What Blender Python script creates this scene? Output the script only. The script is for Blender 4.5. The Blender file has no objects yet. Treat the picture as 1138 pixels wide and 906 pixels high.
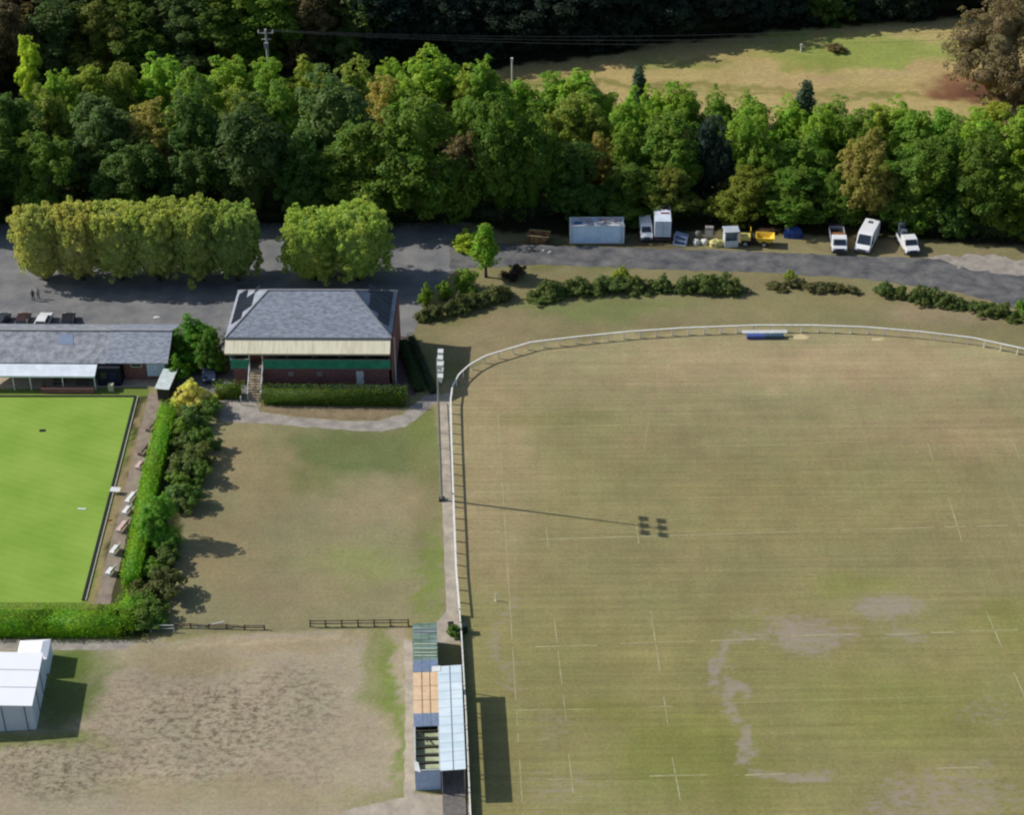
import bpy, math, random
import numpy as np
from mathutils import Vector, Matrix
R = math.radians
rng = np.random.default_rng(7)
random.seed(11)
scene = bpy.context.scene
COL = scene.collection

# ------------------------------------------------------------------ camera geometry (used to place things on the ground)
IW, IH, FPX, PITCH, CH, ROLL = 1138, 906, 2077., R(33.5), 131., .008
_f = np.array([0, math.cos(PITCH), -math.sin(PITCH)]); _r0 = np.array([1., 0, 0]); _u0 = np.cross(_r0, _f)
_r = math.cos(ROLL)*_r0 - math.sin(ROLL)*_u0
_u = math.cos(ROLL)*_u0 + math.sin(ROLL)*_r0
_C = np.array([0, 0, CH])
def P(x, y, z=0.):
    d = _f*FPX + _r*(x-IW/2) - _u*(y-IH/2)
    return Vector(_C + d*((z-CH)/d[2]))
def Q(w):
    v = np.array(w) - _C; k = FPX/(v @ _f)
    return IW/2 + k*(v @ _r), IH/2 - k*(v @ _u)
def Qn(X):
    V = X - _C; k = FPX/(V @ _f)
    return IW/2 + k*(V @ _r), IH/2 - k*(V @ _u)
def height(x, y, ty):
    b = P(x, y); lo, hi = 0, 60
    for _ in range(30):
        m = (lo+hi)/2
        if Q((b.x, b.y, m))[1] > ty: lo = m
        else: hi = m
    return lo
def scale_at(x, y):
    return (P(x+10, y)-P(x, y)).length/10          # metres per pixel

# ------------------------------------------------------------------ materials
def lin(r, g, b):
    f = lambda c: (c/255/12.92 if c/255 <= .04045 else ((c/255+.055)/1.055)**2.4)
    return (f(r), f(g), f(b))
MATS = {}
def nodes(name):
    m = bpy.data.materials.new(name); m.use_nodes = True
    nt = m.node_tree; b = nt.nodes['Principled BSDF']
    return m, nt, b
def mat(name, c, rough=.7, metal=0., c2=None, scale=2., detail=5., bump=0., stretch=None, lo=.35, hi=.65, rand=False, spec=.3):
    """procedural: two colours mixed by noise, in the object's own coordinates"""
    if name in MATS: return MATS[name]
    m, nt, b = nodes(name)
    b.inputs['Roughness'].default_value = rough; b.inputs['Metallic'].default_value = metal
    b.inputs['Specular IOR Level'].default_value = spec
    if c2 is None: c2 = tuple(v*.8 for v in c)
    tc = nt.nodes.new('ShaderNodeTexCoord'); n = nt.nodes.new('ShaderNodeTexNoise')
    n.inputs['Scale'].default_value = scale; n.inputs['Detail'].default_value = detail; n.inputs['Roughness'].default_value = .65
    src = tc.outputs['Object']
    if stretch:
        mp = nt.nodes.new('ShaderNodeMapping'); mp.inputs['Scale'].default_value = stretch
        nt.links.new(src, mp.inputs['Vector']); src = mp.outputs['Vector']
    nt.links.new(src, n.inputs['Vector'])
    mr = nt.nodes.new('ShaderNodeMapRange'); mr.inputs['From Min'].default_value = lo; mr.inputs['From Max'].default_value = hi
    nt.links.new(n.outputs['Fac'], mr.inputs['Value'])
    mx = nt.nodes.new('ShaderNodeMix'); mx.data_type = 'RGBA'
    mx.inputs[6].default_value = (*c, 1); mx.inputs[7].default_value = (*c2, 1)
    nt.links.new(mr.outputs['Result'], mx.inputs[0]); nt.links.new(mx.outputs[2], b.inputs['Base Color'])
    if bump:
        bp = nt.nodes.new('ShaderNodeBump'); bp.inputs['Strength'].default_value = bump; bp.inputs['Distance'].default_value = .05
        nt.links.new(n.outputs['Fac'], bp.inputs['Height']); nt.links.new(bp.outputs['Normal'], b.inputs['Normal'])
    MATS[name] = m; return m
def foliage_mat(name='foliage', sat=1.):
    """leaf colour comes from the object's own colour, varied per tree and per clump"""
    if name in MATS: return MATS[name]
    m, nt, b = nodes(name); N = nt.nodes; L = nt.links
    b.inputs['Roughness'].default_value = .6; b.inputs['Specular IOR Level'].default_value = .25
    oi = N.new('ShaderNodeObjectInfo'); tc = N.new('ShaderNodeTexCoord')
    add = N.new('ShaderNodeVectorMath'); add.operation = 'MULTIPLY_ADD'
    cb = N.new('ShaderNodeCombineXYZ')
    for i in range(3): L.new(oi.outputs['Random'], cb.inputs[i])
    add.inputs[1].default_value = (40, 70, 90); L.new(cb.outputs[0], add.inputs[0]); L.new(tc.outputs['Object'], add.inputs[2])
    n1 = N.new('ShaderNodeTexNoise'); n1.inputs['Scale'].default_value = .45; n1.inputs['Detail'].default_value = 2
    n2 = N.new('ShaderNodeTexNoise'); n2.inputs['Scale'].default_value = 2.6; n2.inputs['Detail'].default_value = 3
    L.new(add.outputs[0], n1.inputs['Vector']); L.new(add.outputs[0], n2.inputs['Vector'])
    hs = N.new('ShaderNodeHueSaturation')
    mh = N.new('ShaderNodeMapRange'); mh.inputs['From Min'].default_value = .3; mh.inputs['From Max'].default_value = .7
    mh.inputs['To Min'].default_value = .48; mh.inputs['To Max'].default_value = .52; L.new(n1.outputs['Fac'], mh.inputs['Value'])
    mv = N.new('ShaderNodeMapRange'); mv.inputs['From Min'].default_value = .25; mv.inputs['From Max'].default_value = .75
    mv.inputs['To Min'].default_value = .55; mv.inputs['To Max'].default_value = 1.5; L.new(n2.outputs['Fac'], mv.inputs['Value'])
    L.new(oi.outputs['Color'], hs.inputs['Color']); L.new(mh.outputs[0], hs.inputs['Hue']); L.new(mv.outputs[0], hs.inputs['Value'])
    hs.inputs['Saturation'].default_value = sat*1.04
    L.new(hs.outputs[0], b.inputs['Base Color'])
    tr = N.new('ShaderNodeBsdfTranslucent'); tv = N.new('ShaderNodeVectorMath'); tv.operation = 'MULTIPLY'; tv.inputs[1].default_value = (1.7, 1.6, .95); L.new(hs.outputs[0], tv.inputs[0]); L.new(tv.outputs[0], tr.inputs['Color'])
    mx = N.new('ShaderNodeMixShader'); mx.inputs[0].default_value = .46
    L.new(b.outputs[0], mx.inputs[1]); L.new(tr.outputs[0], mx.inputs[2]); L.new(mx.outputs[0], N['Material Output'].inputs['Surface'])
    MATS[name] = m; return m

def ground_mat(name='grass_ground', mow=.3):
    if name in MATS: return MATS[name]
    m, nt, b = nodes(name); N = nt.nodes; L = nt.links
    b.inputs['Roughness'].default_value = .95; b.inputs['Specular IOR Level'].default_value = .08
    at = N.new('ShaderNodeAttribute'); at.attribute_name = 'cover'
    mk = N.new('ShaderNodeAttribute'); mk.attribute_name = 'wear'
    tc = N.new('ShaderNodeTexCoord')
    def noise(scale, detail, stretch=None, rough=.6):
        n = N.new('ShaderNodeTexNoise'); n.inputs['Scale'].default_value = scale; n.inputs['Detail'].default_value = detail; n.inputs['Roughness'].default_value = rough
        if stretch:
            mp = N.new('ShaderNodeMapping'); mp.inputs['Scale'].default_value = stretch; mp.inputs['Rotation'].default_value = (0, 0, R(-2.1))
            L.new(tc.outputs['Object'], mp.inputs['Vector']); L.new(mp.outputs[0], n.inputs['Vector'])
        else: L.new(tc.outputs['Object'], n.inputs['Vector'])
        return n
    def rng_(n, a, b_, lo=.3, hi=.7):
        r = N.new('ShaderNodeMapRange'); r.inputs['From Min'].default_value = lo; r.inputs['From Max'].default_value = hi
        r.inputs['To Min'].default_value = a; r.inputs['To Max'].default_value = b_; L.new(n.outputs['Fac'] if 'Fac' in n.outputs else n.outputs[0], r.inputs['Value']); return r
    def mul(a, b_):
        k = N.new('ShaderNodeMath'); k.operation = 'MULTIPLY'; L.new(a.outputs[0], k.inputs[0]); L.new(b_.outputs[0], k.inputs[1]); return k
    f = rng_(noise(2.6, 8, None, .85), .70, 1.30)
    g = rng_(noise(.35, 5), .92, 1.08)
    s = rng_(noise(1., 4, (.03, 1.5, 1), .75), 1-.14*mow, 1+.14*mow)
    s2 = rng_(noise(1., 2, (1.4, .04, 1)), 1-.03*mow, 1+.03*mow)
    tot = mul(mul(mul(f, g), s), s2)
    vm = N.new('ShaderNodeVectorMath'); vm.operation = 'SCALE'
    # patches a little greener or more straw coloured
    pn = rng_(noise(.9, 6, None, .7), 0, 1, .35, .65); tint = N.new('ShaderNodeMix'); tint.data_type = 'RGBA'
    tint.inputs[6].default_value = (.90, .955, .84, 1); tint.inputs[7].default_value = (.965, .925, .94, 1); L.new(pn.outputs[0], tint.inputs[0])
    tm = N.new('ShaderNodeVectorMath'); tm.operation = 'MULTIPLY'; L.new(at.outputs['Color'], tm.inputs[0]); L.new(tint.outputs[2], tm.inputs[1])
    L.new(tm.outputs[0], vm.inputs[0]); L.new(tot.outputs[0], vm.inputs['Scale'])
    # scattered worn tufts, brown, where the field is worn
    w = noise(1.25, 6, (.85, 1.2, 1), .8); wr = rng_(w, 0, .9, .46, .60)
    wm = N.new('ShaderNodeMath'); wm.operation = 'MULTIPLY'; L.new(wr.outputs[0], wm.inputs[0]); L.new(mk.outputs['Fac'], wm.inputs[1])
    mx = N.new('ShaderNodeMix'); mx.data_type = 'RGBA'; L.new(wm.outputs[0], mx.inputs[0]); L.new(vm.outputs[0], mx.inputs[6])
    mx.inputs[7].default_value = (*lin(92, 80, 66), 1)
    # thin grey soil showing in flecks where the turf is bare
    bt = N.new('ShaderNodeAttribute'); bt.attribute_name = 'bare'; bn = noise(1.0, 6, (.8, 1.5, 1), .75)
    sb_ = N.new('ShaderNodeMath'); sb_.operation = 'MULTIPLY_ADD'; L.new(bt.outputs['Fac'], sb_.inputs[0]); sb_.inputs[1].default_value = .33; L.new(bn.outputs['Fac'], sb_.inputs[2])
    br = N.new('ShaderNodeMapRange'); br.inputs['From Min'].default_value = .64; br.inputs['From Max'].default_value = .88; br.inputs['To Max'].default_value = .85; L.new(sb_.outputs[0], br.inputs['Value'])
    gate = N.new('ShaderNodeMath'); gate.operation = 'MULTIPLY'; cl = N.new('ShaderNodeMapRange'); cl.inputs['From Max'].default_value = .15; L.new(bt.outputs['Fac'], cl.inputs['Value'])
    L.new(br.outputs[0], gate.inputs[0]); L.new(cl.outputs[0], gate.inputs[1])
    m2 = N.new('ShaderNodeMix'); m2.data_type = 'RGBA'; L.new(gate.outputs[0], m2.inputs[0]); L.new(mx.outputs[2], m2.inputs[6]); m2.inputs[7].default_value = (*lin(152, 139, 126), 1); mx = m2
    L.new(mx.outputs[2], b.inputs['Base Color'])
    bp = N.new('ShaderNodeBump'); bp.inputs['Strength'].default_value = .35; bp.inputs['Distance'].default_value = .08
    nb = noise(6, 4); L.new(nb.outputs['Fac'], bp.inputs['Height']); L.new(bp.outputs[0], b.inputs['Normal'])
    MATS[name] = m; return m

WHITE = mat('white_paint', (.72, .72, .70), .5, c2=(.60, .60, .57), scale=1.5)
WHITEMETAL = mat('white_metal', (.66, .66, .64), .4, c2=(.5, .5, .48), scale=3)
GALV = mat('galvanised_steel', (.42, .43, .44), .45, .5, c2=(.32, .33, .34))
BLACK = mat('black_rubber', (.02, .02, .022), .7, c2=(.012, .012, .013))
GLASS = mat('dark_glass', (.02, .028, .04), .12, c2=(.03, .04, .055), scale=.6, spec=.6)
BRICK = mat('brown_brick', lin(148, 100, 92), .85, c2=lin(104, 76, 74), scale=4, detail=8)
TARMAC = mat('dark_tarmac', lin(116, 114, 111), .9, c2=lin(70, 71, 75), scale=.35, detail=9, bump=.2)
WOOD = mat('weathered_wood', lin(112, 98, 82), .85, c2=lin(78, 66, 55), scale=3)
BARK = mat('bark', (.07, .055, .04), .95, c2=(.04, .03, .025), scale=4, bump=.4)
FOL = foliage_mat()

# ------------------------------------------------------------------ object helpers
def tag(o, label, cat, group=None):
    o['label'] = label; o['category'] = cat
    if group: o['group'] = group
    return o
def kind(o, k='structure'): o['kind'] = k; return o
def thing(name, label, cat, loc=(0, 0, 0), rz=0., group=None):
    o = bpy.data.objects.new(name, None); COL.objects.link(o)
    o.location = loc; o.rotation_euler = (0, 0, rz); o.empty_display_size = .3
    return tag(o, label, cat, group)
def link(name, me, m, parent=None, loc=(0, 0, 0), rz=0.):
    o = bpy.data.objects.new(name, me); COL.objects.link(o)
    if m is not None and not me.materials: me.materials.append(m)
    o.location = loc; o.rotation_euler = (0, 0, rz)
    if parent: o.parent = parent
    return o
def arrays_mesh(name, V, Fq):
    V = np.asarray(V, dtype=np.float32); Fq = np.asarray(Fq, dtype=np.int32)
    me = bpy.data.meshes.new(name); n, k = Fq.shape
    me.vertices.add(len(V)); me.vertices.foreach_set('co', V.ravel())
    me.loops.add(n*k); me.loops.foreach_set('vertex_index', Fq.ravel())
    me.polygons.add(n); me.polygons.foreach_set('loop_start', np.arange(0, n*k, k, dtype=np.int32))
    me.polygons.foreach_set('loop_total', np.full(n, k, dtype=np.int32))
    me.update(calc_edges=True); return me
class MB:
    def __init__(s): s.v = []; s.f = []
    def add(s, vs, fs):
        b = len(s.v); s.v += [tuple(v) for v in vs]; s.f += [tuple(b+i for i in f) for f in fs]; return s
    def hexa(s, p):                                    # 4 bottom points then 4 top points, both anticlockwise
        return s.add(p, [(3, 2, 1, 0), (4, 5, 6, 7), (0, 1, 5, 4), (1, 2, 6, 5), (2, 3, 7, 6), (3, 0, 4, 7)])
    def box(s, x0, y0, z0, x1, y1, z1):
        return s.hexa([(x0, y0, z0), (x1, y0, z0), (x1, y1, z0), (x0, y1, z0), (x0, y0, z1), (x1, y0, z1), (x1, y1, z1), (x0, y1, z1)])
    def slab(s, a, b, c, d, t):                        # a sheet a,b,c,d with thickness t below it
        tops = [Vector(q) for q in (a, b, c, d)]; bot = [q-Vector((0, 0, t)) for q in tops]
        return s.hexa(bot+tops)
    def bar(s, a, b, w, h=None):
        a = Vector(a); b = Vector(b); h = h or w; d = (b-a).normalized()
        up = Vector((0, 0, 1)) if abs(d.z) < .95 else Vector((1, 0, 0))
        x = d.cross(up).normalized()*w/2; y = x.cross(d).normalized()*h/2
        q = [-x-y, x-y, x+y, -x+y]
        return s.add([a+e for e in q]+[b+e for e in q], [(0, 1, 2, 3), (7, 6, 5, 4), (0, 4, 5, 1), (1, 5, 6, 2), (2, 6, 7, 3), (3, 7, 4, 0)])
    def tube(s, pts, rad, n=8):
        pts = [Vector(p) for p in pts]; rad = rad if hasattr(rad, '__len__') else [rad]*len(pts); b = len(s.v)
        for i, p in enumerate(pts):
            d = (pts[min(i+1, len(pts)-1)]-pts[max(i-1, 0)]).normalized()
            up = Vector((0, 0, 1)) if abs(d.z) < .9 else Vector((1, 0, 0))
            x = d.cross(up).normalized(); y = x.cross(d)
            s.v += [tuple(p+(x*math.cos(6.2832*k/n)+y*math.sin(6.2832*k/n))*rad[i]) for k in range(n)]
        for i in range(len(pts)-1):
            for k in range(n):
                s.f.append((b+i*n+k, b+i*n+(k+1) % n, b+(i+1)*n+(k+1) % n, b+(i+1)*n+k))
        s.f.append(tuple(b+k for k in range(n))[::-1]); s.f.append(tuple(b+(len(pts)-1)*n+k for k in range(n))); return s
    def prism(s, poly, y0, y1):                        # an outline in x,z pushed along y
        n = len(poly); vs = [(x, y0, z) for x, z in poly]+[(x, y1, z) for x, z in poly]
        return s.add(vs, [tuple(range(n)), tuple(range(2*n-1, n-1, -1))]+[(i+n, (i+1) % n+n, (i+1) % n, i) for i in range(n)])
    def prismx(s, poly, x0, x1):                       # an outline in y,z pushed along x
        n = len(poly); vs = [(x0, y, z) for y, z in poly]+[(x1, y, z) for y, z in poly]
        return s.add(vs, [tuple(range(n))[::-1], tuple(range(n, 2*n))]+[(i, (i+1) % n, (i+1) % n+n, i+n) for i in range(n)])
    def disc(s, c, r, w, axis='x', n=14):
        c = Vector(c); d = Vector((w/2, 0, 0)) if axis == 'x' else Vector((0, w/2, 0))
        return s.tube([c-d, c+d], r, n)
    def build(s, name, m, parent=None, loc=(0, 0, 0), rz=0., bevel=0., smooth=False):
        me = bpy.data.meshes.new(name); me.from_pydata(s.v, [], s.f); me.update()
        o = link(name, me, m, parent, loc, rz)
        if bevel:
            md = o.modifiers.new('bevel', 'BEVEL'); md.width = bevel; md.segments = 2; md.limit_method = 'ANGLE'
        if smooth:
            for p in me.polygons: p.use_smooth = True
        return o
def copy_tree(o, parent=None):
    c = o.copy(); COL.objects.link(c)
    if parent: c.parent = parent
    for ch in list(o.children): copy_tree(ch, c)
    return c

# ------------------------------------------------------------------ numpy value noise for the ground cover
def vnoise(X, Y, cell, seed):
    r = np.random.default_rng(seed); T = r.random((257, 257)); x = X/cell+1000; y = Y/cell+1000
    xi = np.floor(x).astype(int); yi = np.floor(y).astype(int); fx = x-xi; fy = y-yi
    fx = fx*fx*(3-2*fx); fy = fy*fy*(3-2*fy); a = T[xi % 256, yi % 256]; b = T[(xi+1) % 256, yi % 256]; c = T[xi % 256, (yi+1) % 256]; d = T[(xi+1) % 256, (yi+1) % 256]
    return (a*(1-fx)+b*fx)*(1-fy)+(c*(1-fx)+d*fx)*fy
def fbm(X, Y, cell, seed, o=4):
    s = 0; w = 0; a = 1.
    for i in range(o): s = s+a*vnoise(X, Y, cell/2**i, seed+i); w += a; a *= .55
    return s/w
def inpoly(x, y, poly):
    c = np.zeros(np.shape(x), bool); n = len(poly)
    for i in range(n):
        x0, y0 = poly[i]; x1, y1 = poly[(i+1) % n]
        if y0 == y1: continue
        c ^= ((y0 > y) != (y1 > y)) & (x < (x1-x0)*(y-y0)/(y1-y0)+x0)
    return c

# the white rail that rounds the top of the pitch (photo pixels, used as a ground line)
RAIL_PX = [(524, 935), (518, 800), (513, 712), (507, 640), (504, 560), (502, 500), (501, 452), (503, 437), (510, 424), (522, 413), (540, 403), (560, 397),
           (590, 388), (640, 382), (700, 376), (760, 372), (840, 369), (900, 369), (960, 371), (1020, 376), (1080, 383), (1140, 396), (1210, 414)]
RAIL = [P(*q) for q in RAIL_PX]

# ------------------------------------------------------------------ ground: one sheet, finely divided where the picture looks
STEP = .5
xs = np.arange(-128, 128+STEP, STEP); ys = np.arange(108, 372+STEP, STEP)
GX, GY = np.meshgrid(xs, ys, indexing='ij')
PX, PY = Qn(np.stack([GX.ravel(), GY.ravel(), np.zeros(GX.size)], 1))
PX = PX.reshape(GX.shape); PY = PY.reshape(GX.shape)
n1 = fbm(GX, GY, 14, 1); n2 = fbm(GX, GY, 4, 9); n3 = fbm(GX, GY, 1.6, 21, 3)
jx = PX+(n1-.5)*56+(n2-.5)*36+(n3-.5)*30; jy = PY+(fbm(GX, GY, 13, 31)-.5)*34+(fbm(GX, GY, 4, 41)-.5)*22
cover = np.zeros(GX.shape+(3,)); cover[:] = lin(140, 130, 94)
wear = np.zeros(GX.shape); bare = np.zeros(GX.shape)
def paint(mask, c): 
    m = np.clip(mask, 0, 1)[..., None]; cover[:] = cover*(1-m)+np.array(lin(*c))*m
def sm(v, a, b): t = np.clip((v-a)/(b-a), 0, 1); return t*t*(3-2*t)
def blob(x, y, rx, ry, c, w=1., soft=.6):
    d = np.hypot((jx-x)/rx, (jy-y)/ry); paint((1-sm(d, 1-soft, 1+soft*.5))*w, c)
def polymask(poly, jit=True, shift=6):
    a = 0
    for k in range(5):
        ox = (rng.random()-.5)*shift; oy = (rng.random()-.5)*shift*.7
        a = a+inpoly((PX+(n2-.5)*14+(n3-.5)*9 if jit else PX)+ox, (PY+(n2-.5)*9+(n3-.5)*6 if jit else PY)+oy, poly)
    return a/5
# pitch: drier at the top, greener lower down
paint(sm(PY, 520, 380)*.8, (160, 148, 114)); paint(sm(PY, 560, 760)*.7, (140, 134, 86))
blob(540, 530, 60, 130, (163, 146, 112), .8); blob(650, 540, 90, 60, (146, 137, 96), .7); blob(620, 470, 90, 16, (139, 133, 88), .6)
blob(900, 560, 200, 60, (141, 132, 90), .6); blob(930, 410, 240, 26, (171, 150, 118), .7); blob(1060, 480, 120, 30, (160, 141, 108), .6)
for x, y, rx, ry, w in ((770, 840, 90, 60, .7), (680, 790, 60, 14, .5), (1010, 790, 120, 50, .45), (840, 880, 40, 40, .3), (960, 650, 60, 14, .5), (1120, 700, 40, 40, .5)): blob(x, y, rx, ry, (125, 128, 66), w)
for x, y, rx, ry, w in ((900, 705, 40, 30, .8), (930, 715, 30, 22, .7), (1000, 682, 50, 24, .8), (1010, 712, 36, 10, .6), (808, 735, 12, 40, .9), (825, 780, 11, 40, .9), (836, 830, 10, 36, .8), (845, 710, 45, 9, .6),
                        (880, 858, 60, 9, .9), (1050, 890, 120, 42, .6), (1080, 856, 60, 8, .5), (620, 885, 70, 34, .45), (605, 810, 30, 30, .4), (570, 720, 12, 90, .5), (1095, 790, 50, 22, .4), (850, 678, 30, 6, .5)):
    bare[:] = np.maximum(bare, (1-sm(np.hypot((jx-x)/rx, (jy-y)/ry), .35, 1.35))*min(1, w*1.25))
wear[:] = np.maximum(wear, .22*fbm(GX, GY, 18, 77))
# grass outside the rail, top
outer = [(440, 470), (500, 420), (505, 450), (512, 416), (540, 398), (600, 383), (700, 371), (840, 364), (960, 366), (1080, 378), (1250, 420), (1250, 250), (440, 250)]
om = polymask(outer); paint(om, (134, 126, 92)); wear[:] = np.maximum(wear, om*.1)
def inside(mask, x, y, rx, ry, c, w): d = np.hypot((jx-x)/rx, (jy-y)/ry); paint((1-sm(d, .4, 1.3))*w*mask, c)
for x, y, rx, ry, c, w in ((680, 345, 130, 16, (118, 124, 78), .9), (560, 372, 60, 20, (150, 136, 104), .8), (780, 352, 60, 14, (140, 130, 98), .7), (900, 340, 90, 16, (140, 129, 92), .6), (1050, 352, 90, 14, (150, 134, 108), .8),
                           (520, 345, 40, 16, (125, 122, 76), .8), (700, 294, 140, 8, (130, 128, 82), .8), (610, 272, 30, 6, (128, 126, 76), .9), (500, 410, 30, 26, (112, 116, 72), .6)): inside(om, x, y, rx, ry, c, w)
# lawn below the pavilion
lawn = [(240, 455), (480, 440), (497, 560), (498, 690), (330, 702), (170, 705), (150, 640), (215, 500)]
lm = polymask(lawn); paint(lm, (138, 131, 99))
for x, y, rx, ry, c, w in ((395, 500, 130, 34, (106, 114, 72), .95), (330, 535, 60, 22, (118, 119, 77), .7), (470, 520, 26, 90, (122, 122, 78), .8), (280, 520, 45, 60, (150, 134, 102), .7), (420, 560, 70, 30, (150, 136, 106), .8), (390, 635, 90, 30, (136, 138, 90), .9),
                           (250, 620, 60, 50, (144, 129, 98), .7), (330, 650, 80, 30, (146, 132, 104), .8), (490, 640, 12, 70, (122, 134, 70), .85), (220, 600, 24, 70, (138, 126, 94), .6), (465, 470, 26, 22, (116, 122, 70), .8)): inside(lm, x, y, rx, ry, c, w)
# dry worn field at the lower left
field = [(-200, 715), (150, 712), (300, 702), (452, 698), (452, 906), (520, 1000), (-200, 1000)]
fm = polymask(field); paint(fm, (163, 150, 129)); wear[:] = np.maximum(wear, fm*.0)
for x, y, rx, ry, c, w in ((330, 712, 160, 10, (160, 144, 114), .7), (200, 735, 90, 18, (150, 138, 104), .6), (250, 880, 200, 20, (150, 140, 106), .5), (440, 790, 9, 100, (116, 132, 66), .9), (60, 745, 70, 14, (112, 124, 64), .8), (75, 770, 45, 60, (98, 112, 56), .9),
                           (40, 828, 110, 12, (120, 128, 68), .8), (430, 740, 16, 60, (124, 130, 74), .7), (430, 880, 50, 14, (128, 128, 80), .5)): inside(fm, x, y, rx, ry, c, w)
ww = 0
for x, y, rx, ry, w in ((220, 810, 200, 80, .6), (240, 800, 110, 50, 1.), (60, 860, 110, 40, 1.), (170, 845, 140, 30, .8), (330, 780, 70, 50, .8), (300, 850, 80, 30, .5)):
    ww = np.maximum(ww, (1-sm(np.hypot((jx-x)/rx, (jy-y)/ry), .4, 1.3))*w)
wear[:] = np.maximum(wear, ww*fm*.95)
# grass round the bowling green, and between the hedge and the field
paint(polymask([(-90, 428), (166, 430), (140, 560), (100, 690), (-90, 690)], shift=3), (112, 128, 60))
paint(polymask([(150, 440), (240, 440), (215, 520), (185, 660), (160, 710), (-90, 712), (-90, 690), (105, 680)]), (70, 72, 44))
paint(polymask([(158, 446), (168, 440), (148, 520), (126, 600), (108, 672), (98, 672), (116, 600), (137, 520)], shift=3)*.8, (156, 138, 104))
paint(polymask([(190, 718), (385, 707), (385, 711), (190, 721)], shift=2)*.8, (178, 160, 132))
# woodland floor, meadow and red soil beyond the belt
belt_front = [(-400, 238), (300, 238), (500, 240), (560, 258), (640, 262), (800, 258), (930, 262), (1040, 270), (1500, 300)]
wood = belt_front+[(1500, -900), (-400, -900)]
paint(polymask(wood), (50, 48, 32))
meadow = [(500, 100), (545, 78), (600, 70), (760, 46), (880, 32), (1060, 19), (1500, 0), (1500, 170), (1100, 150), (900, 140), (700, 125), (560, 120)]
mm = polymask(meadow); paint(mm, (180, 160, 108)); wear[:] = np.maximum(wear, mm*.35)
for x, y, rx, ry, c, w in ((960, 52, 150, 18, (142, 154, 78), .95), (760, 66, 60, 10, (140, 142, 76), .8), (900, 60, 60, 10, (140, 146, 72), .7), (700, 95, 300, 5, (126, 122, 66), .8), (920, 105, 200, 5, (120, 122, 62), .7), (1020, 75, 40, 12, (178, 154, 112), .8), (1080, 96, 55, 16, (124, 80, 62), .9), (1120, 104, 60, 18, (104, 66, 54), .9), (880, 82, 90, 9, (176, 152, 110), .7)): inside(mm, x, y, rx, ry, c, w)
paint(np.clip((om > .3)*sm(PY, 330, 300)*0, 0, 1), (110, 100, 80))
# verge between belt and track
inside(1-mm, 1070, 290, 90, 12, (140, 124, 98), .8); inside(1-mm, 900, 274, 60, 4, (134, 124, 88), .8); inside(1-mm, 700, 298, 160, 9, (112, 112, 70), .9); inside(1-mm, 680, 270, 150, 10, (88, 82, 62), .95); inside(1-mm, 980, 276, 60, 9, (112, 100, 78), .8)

mo = fbm(GX, GY, 7, 55, 5); mo2 = fbm(GX, GY, 5, 66, 5)
cover *= (1+(mo-.5)*.34)[..., None]; cover[..., 0] *= 1+(mo2-.5)*.09; cover[..., 1] *= 1-(mo2-.5)*.06
nx, ny = GX.shape
idx = np.arange(nx*ny).reshape(nx, ny)
quads = np.stack([idx[:-1, :-1], idx[1:, :-1], idx[1:, 1:], idx[:-1, 1:]], -1).reshape(-1, 4)
cx = (GX[:-1, :-1]+STEP/2).ravel(); cy = (GY[:-1, :-1]+STEP/2).ravel()
rail_poly = [(p.x, p.y) for p in RAIL]+[(300, RAIL[-1].y), (300, 60), (RAIL[0].x, 60)]
qx, qy = Qn(np.stack([cx, cy, np.zeros(cx.size)], 1))
reg_pitch = inpoly(cx, cy, rail_poly)
reg_meadow = inpoly(qx, qy, meadow) & ~reg_pitch
reg_field = inpoly(qx, qy, field) & ~reg_pitch
reg_lawn = inpoly(qx, qy, lawn) & ~reg_pitch & ~reg_field
def sheet(name, sel, ring=False):
    fq = quads[sel]; used, inv = np.unique(fq, return_inverse=True)
    V = np.stack([GX.ravel()[used], GY.ravel()[used], np.zeros(len(used))], 1); Fq = inv.reshape(-1, 4)
    c = cover.reshape(-1, 3)[used]; w = wear.ravel()[used]; ba = bare.ravel()[used]
    if ring:                                           # carry the sheet out to the horizon
        B = 4000.; x0, x1, y0, y1 = xs[0], xs[-1], ys[0], ys[-1]; k = len(V)
        V = np.vstack([V, [(-B, -B, 0), (B, -B, 0), (B, B, 0), (-B, B, 0), (x0, y0, 0), (x1, y0, 0), (x1, y1, 0), (x0, y1, 0)]])
        Fq = np.vstack([Fq, [(k, k+1, k+5, k+4), (k+1, k+2, k+6, k+5), (k+2, k+3, k+7, k+6), (k+3, k, k+4, k+7)]])
        c = np.vstack([c, np.tile(lin(90, 90, 55), (8, 1))]); w = np.concatenate([w, np.zeros(8)]); ba = np.concatenate([ba, np.zeros(8)])
    me = arrays_mesh(name, V, Fq)
    a = me.attributes.new('cover', 'FLOAT_COLOR', 'POINT'); a.data.foreach_set('color', np.hstack([c, np.ones((len(c), 1))]).astype(np.float32).ravel())
    a = me.attributes.new('wear', 'FLOAT', 'POINT'); a.data.foreach_set('value', w.astype(np.float32))
    a = me.attributes.new('bare', 'FLOAT', 'POINT'); a.data.foreach_set('value', ba.astype(np.float32))
    return kind(link(name, me, ground_mat('mown_turf', 1.) if name == 'pitch' else ground_mat()))
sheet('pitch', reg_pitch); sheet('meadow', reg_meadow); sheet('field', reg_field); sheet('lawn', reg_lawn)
sheet('ground', ~(reg_pitch | reg_meadow | reg_field | reg_lawn), ring=True)

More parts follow.
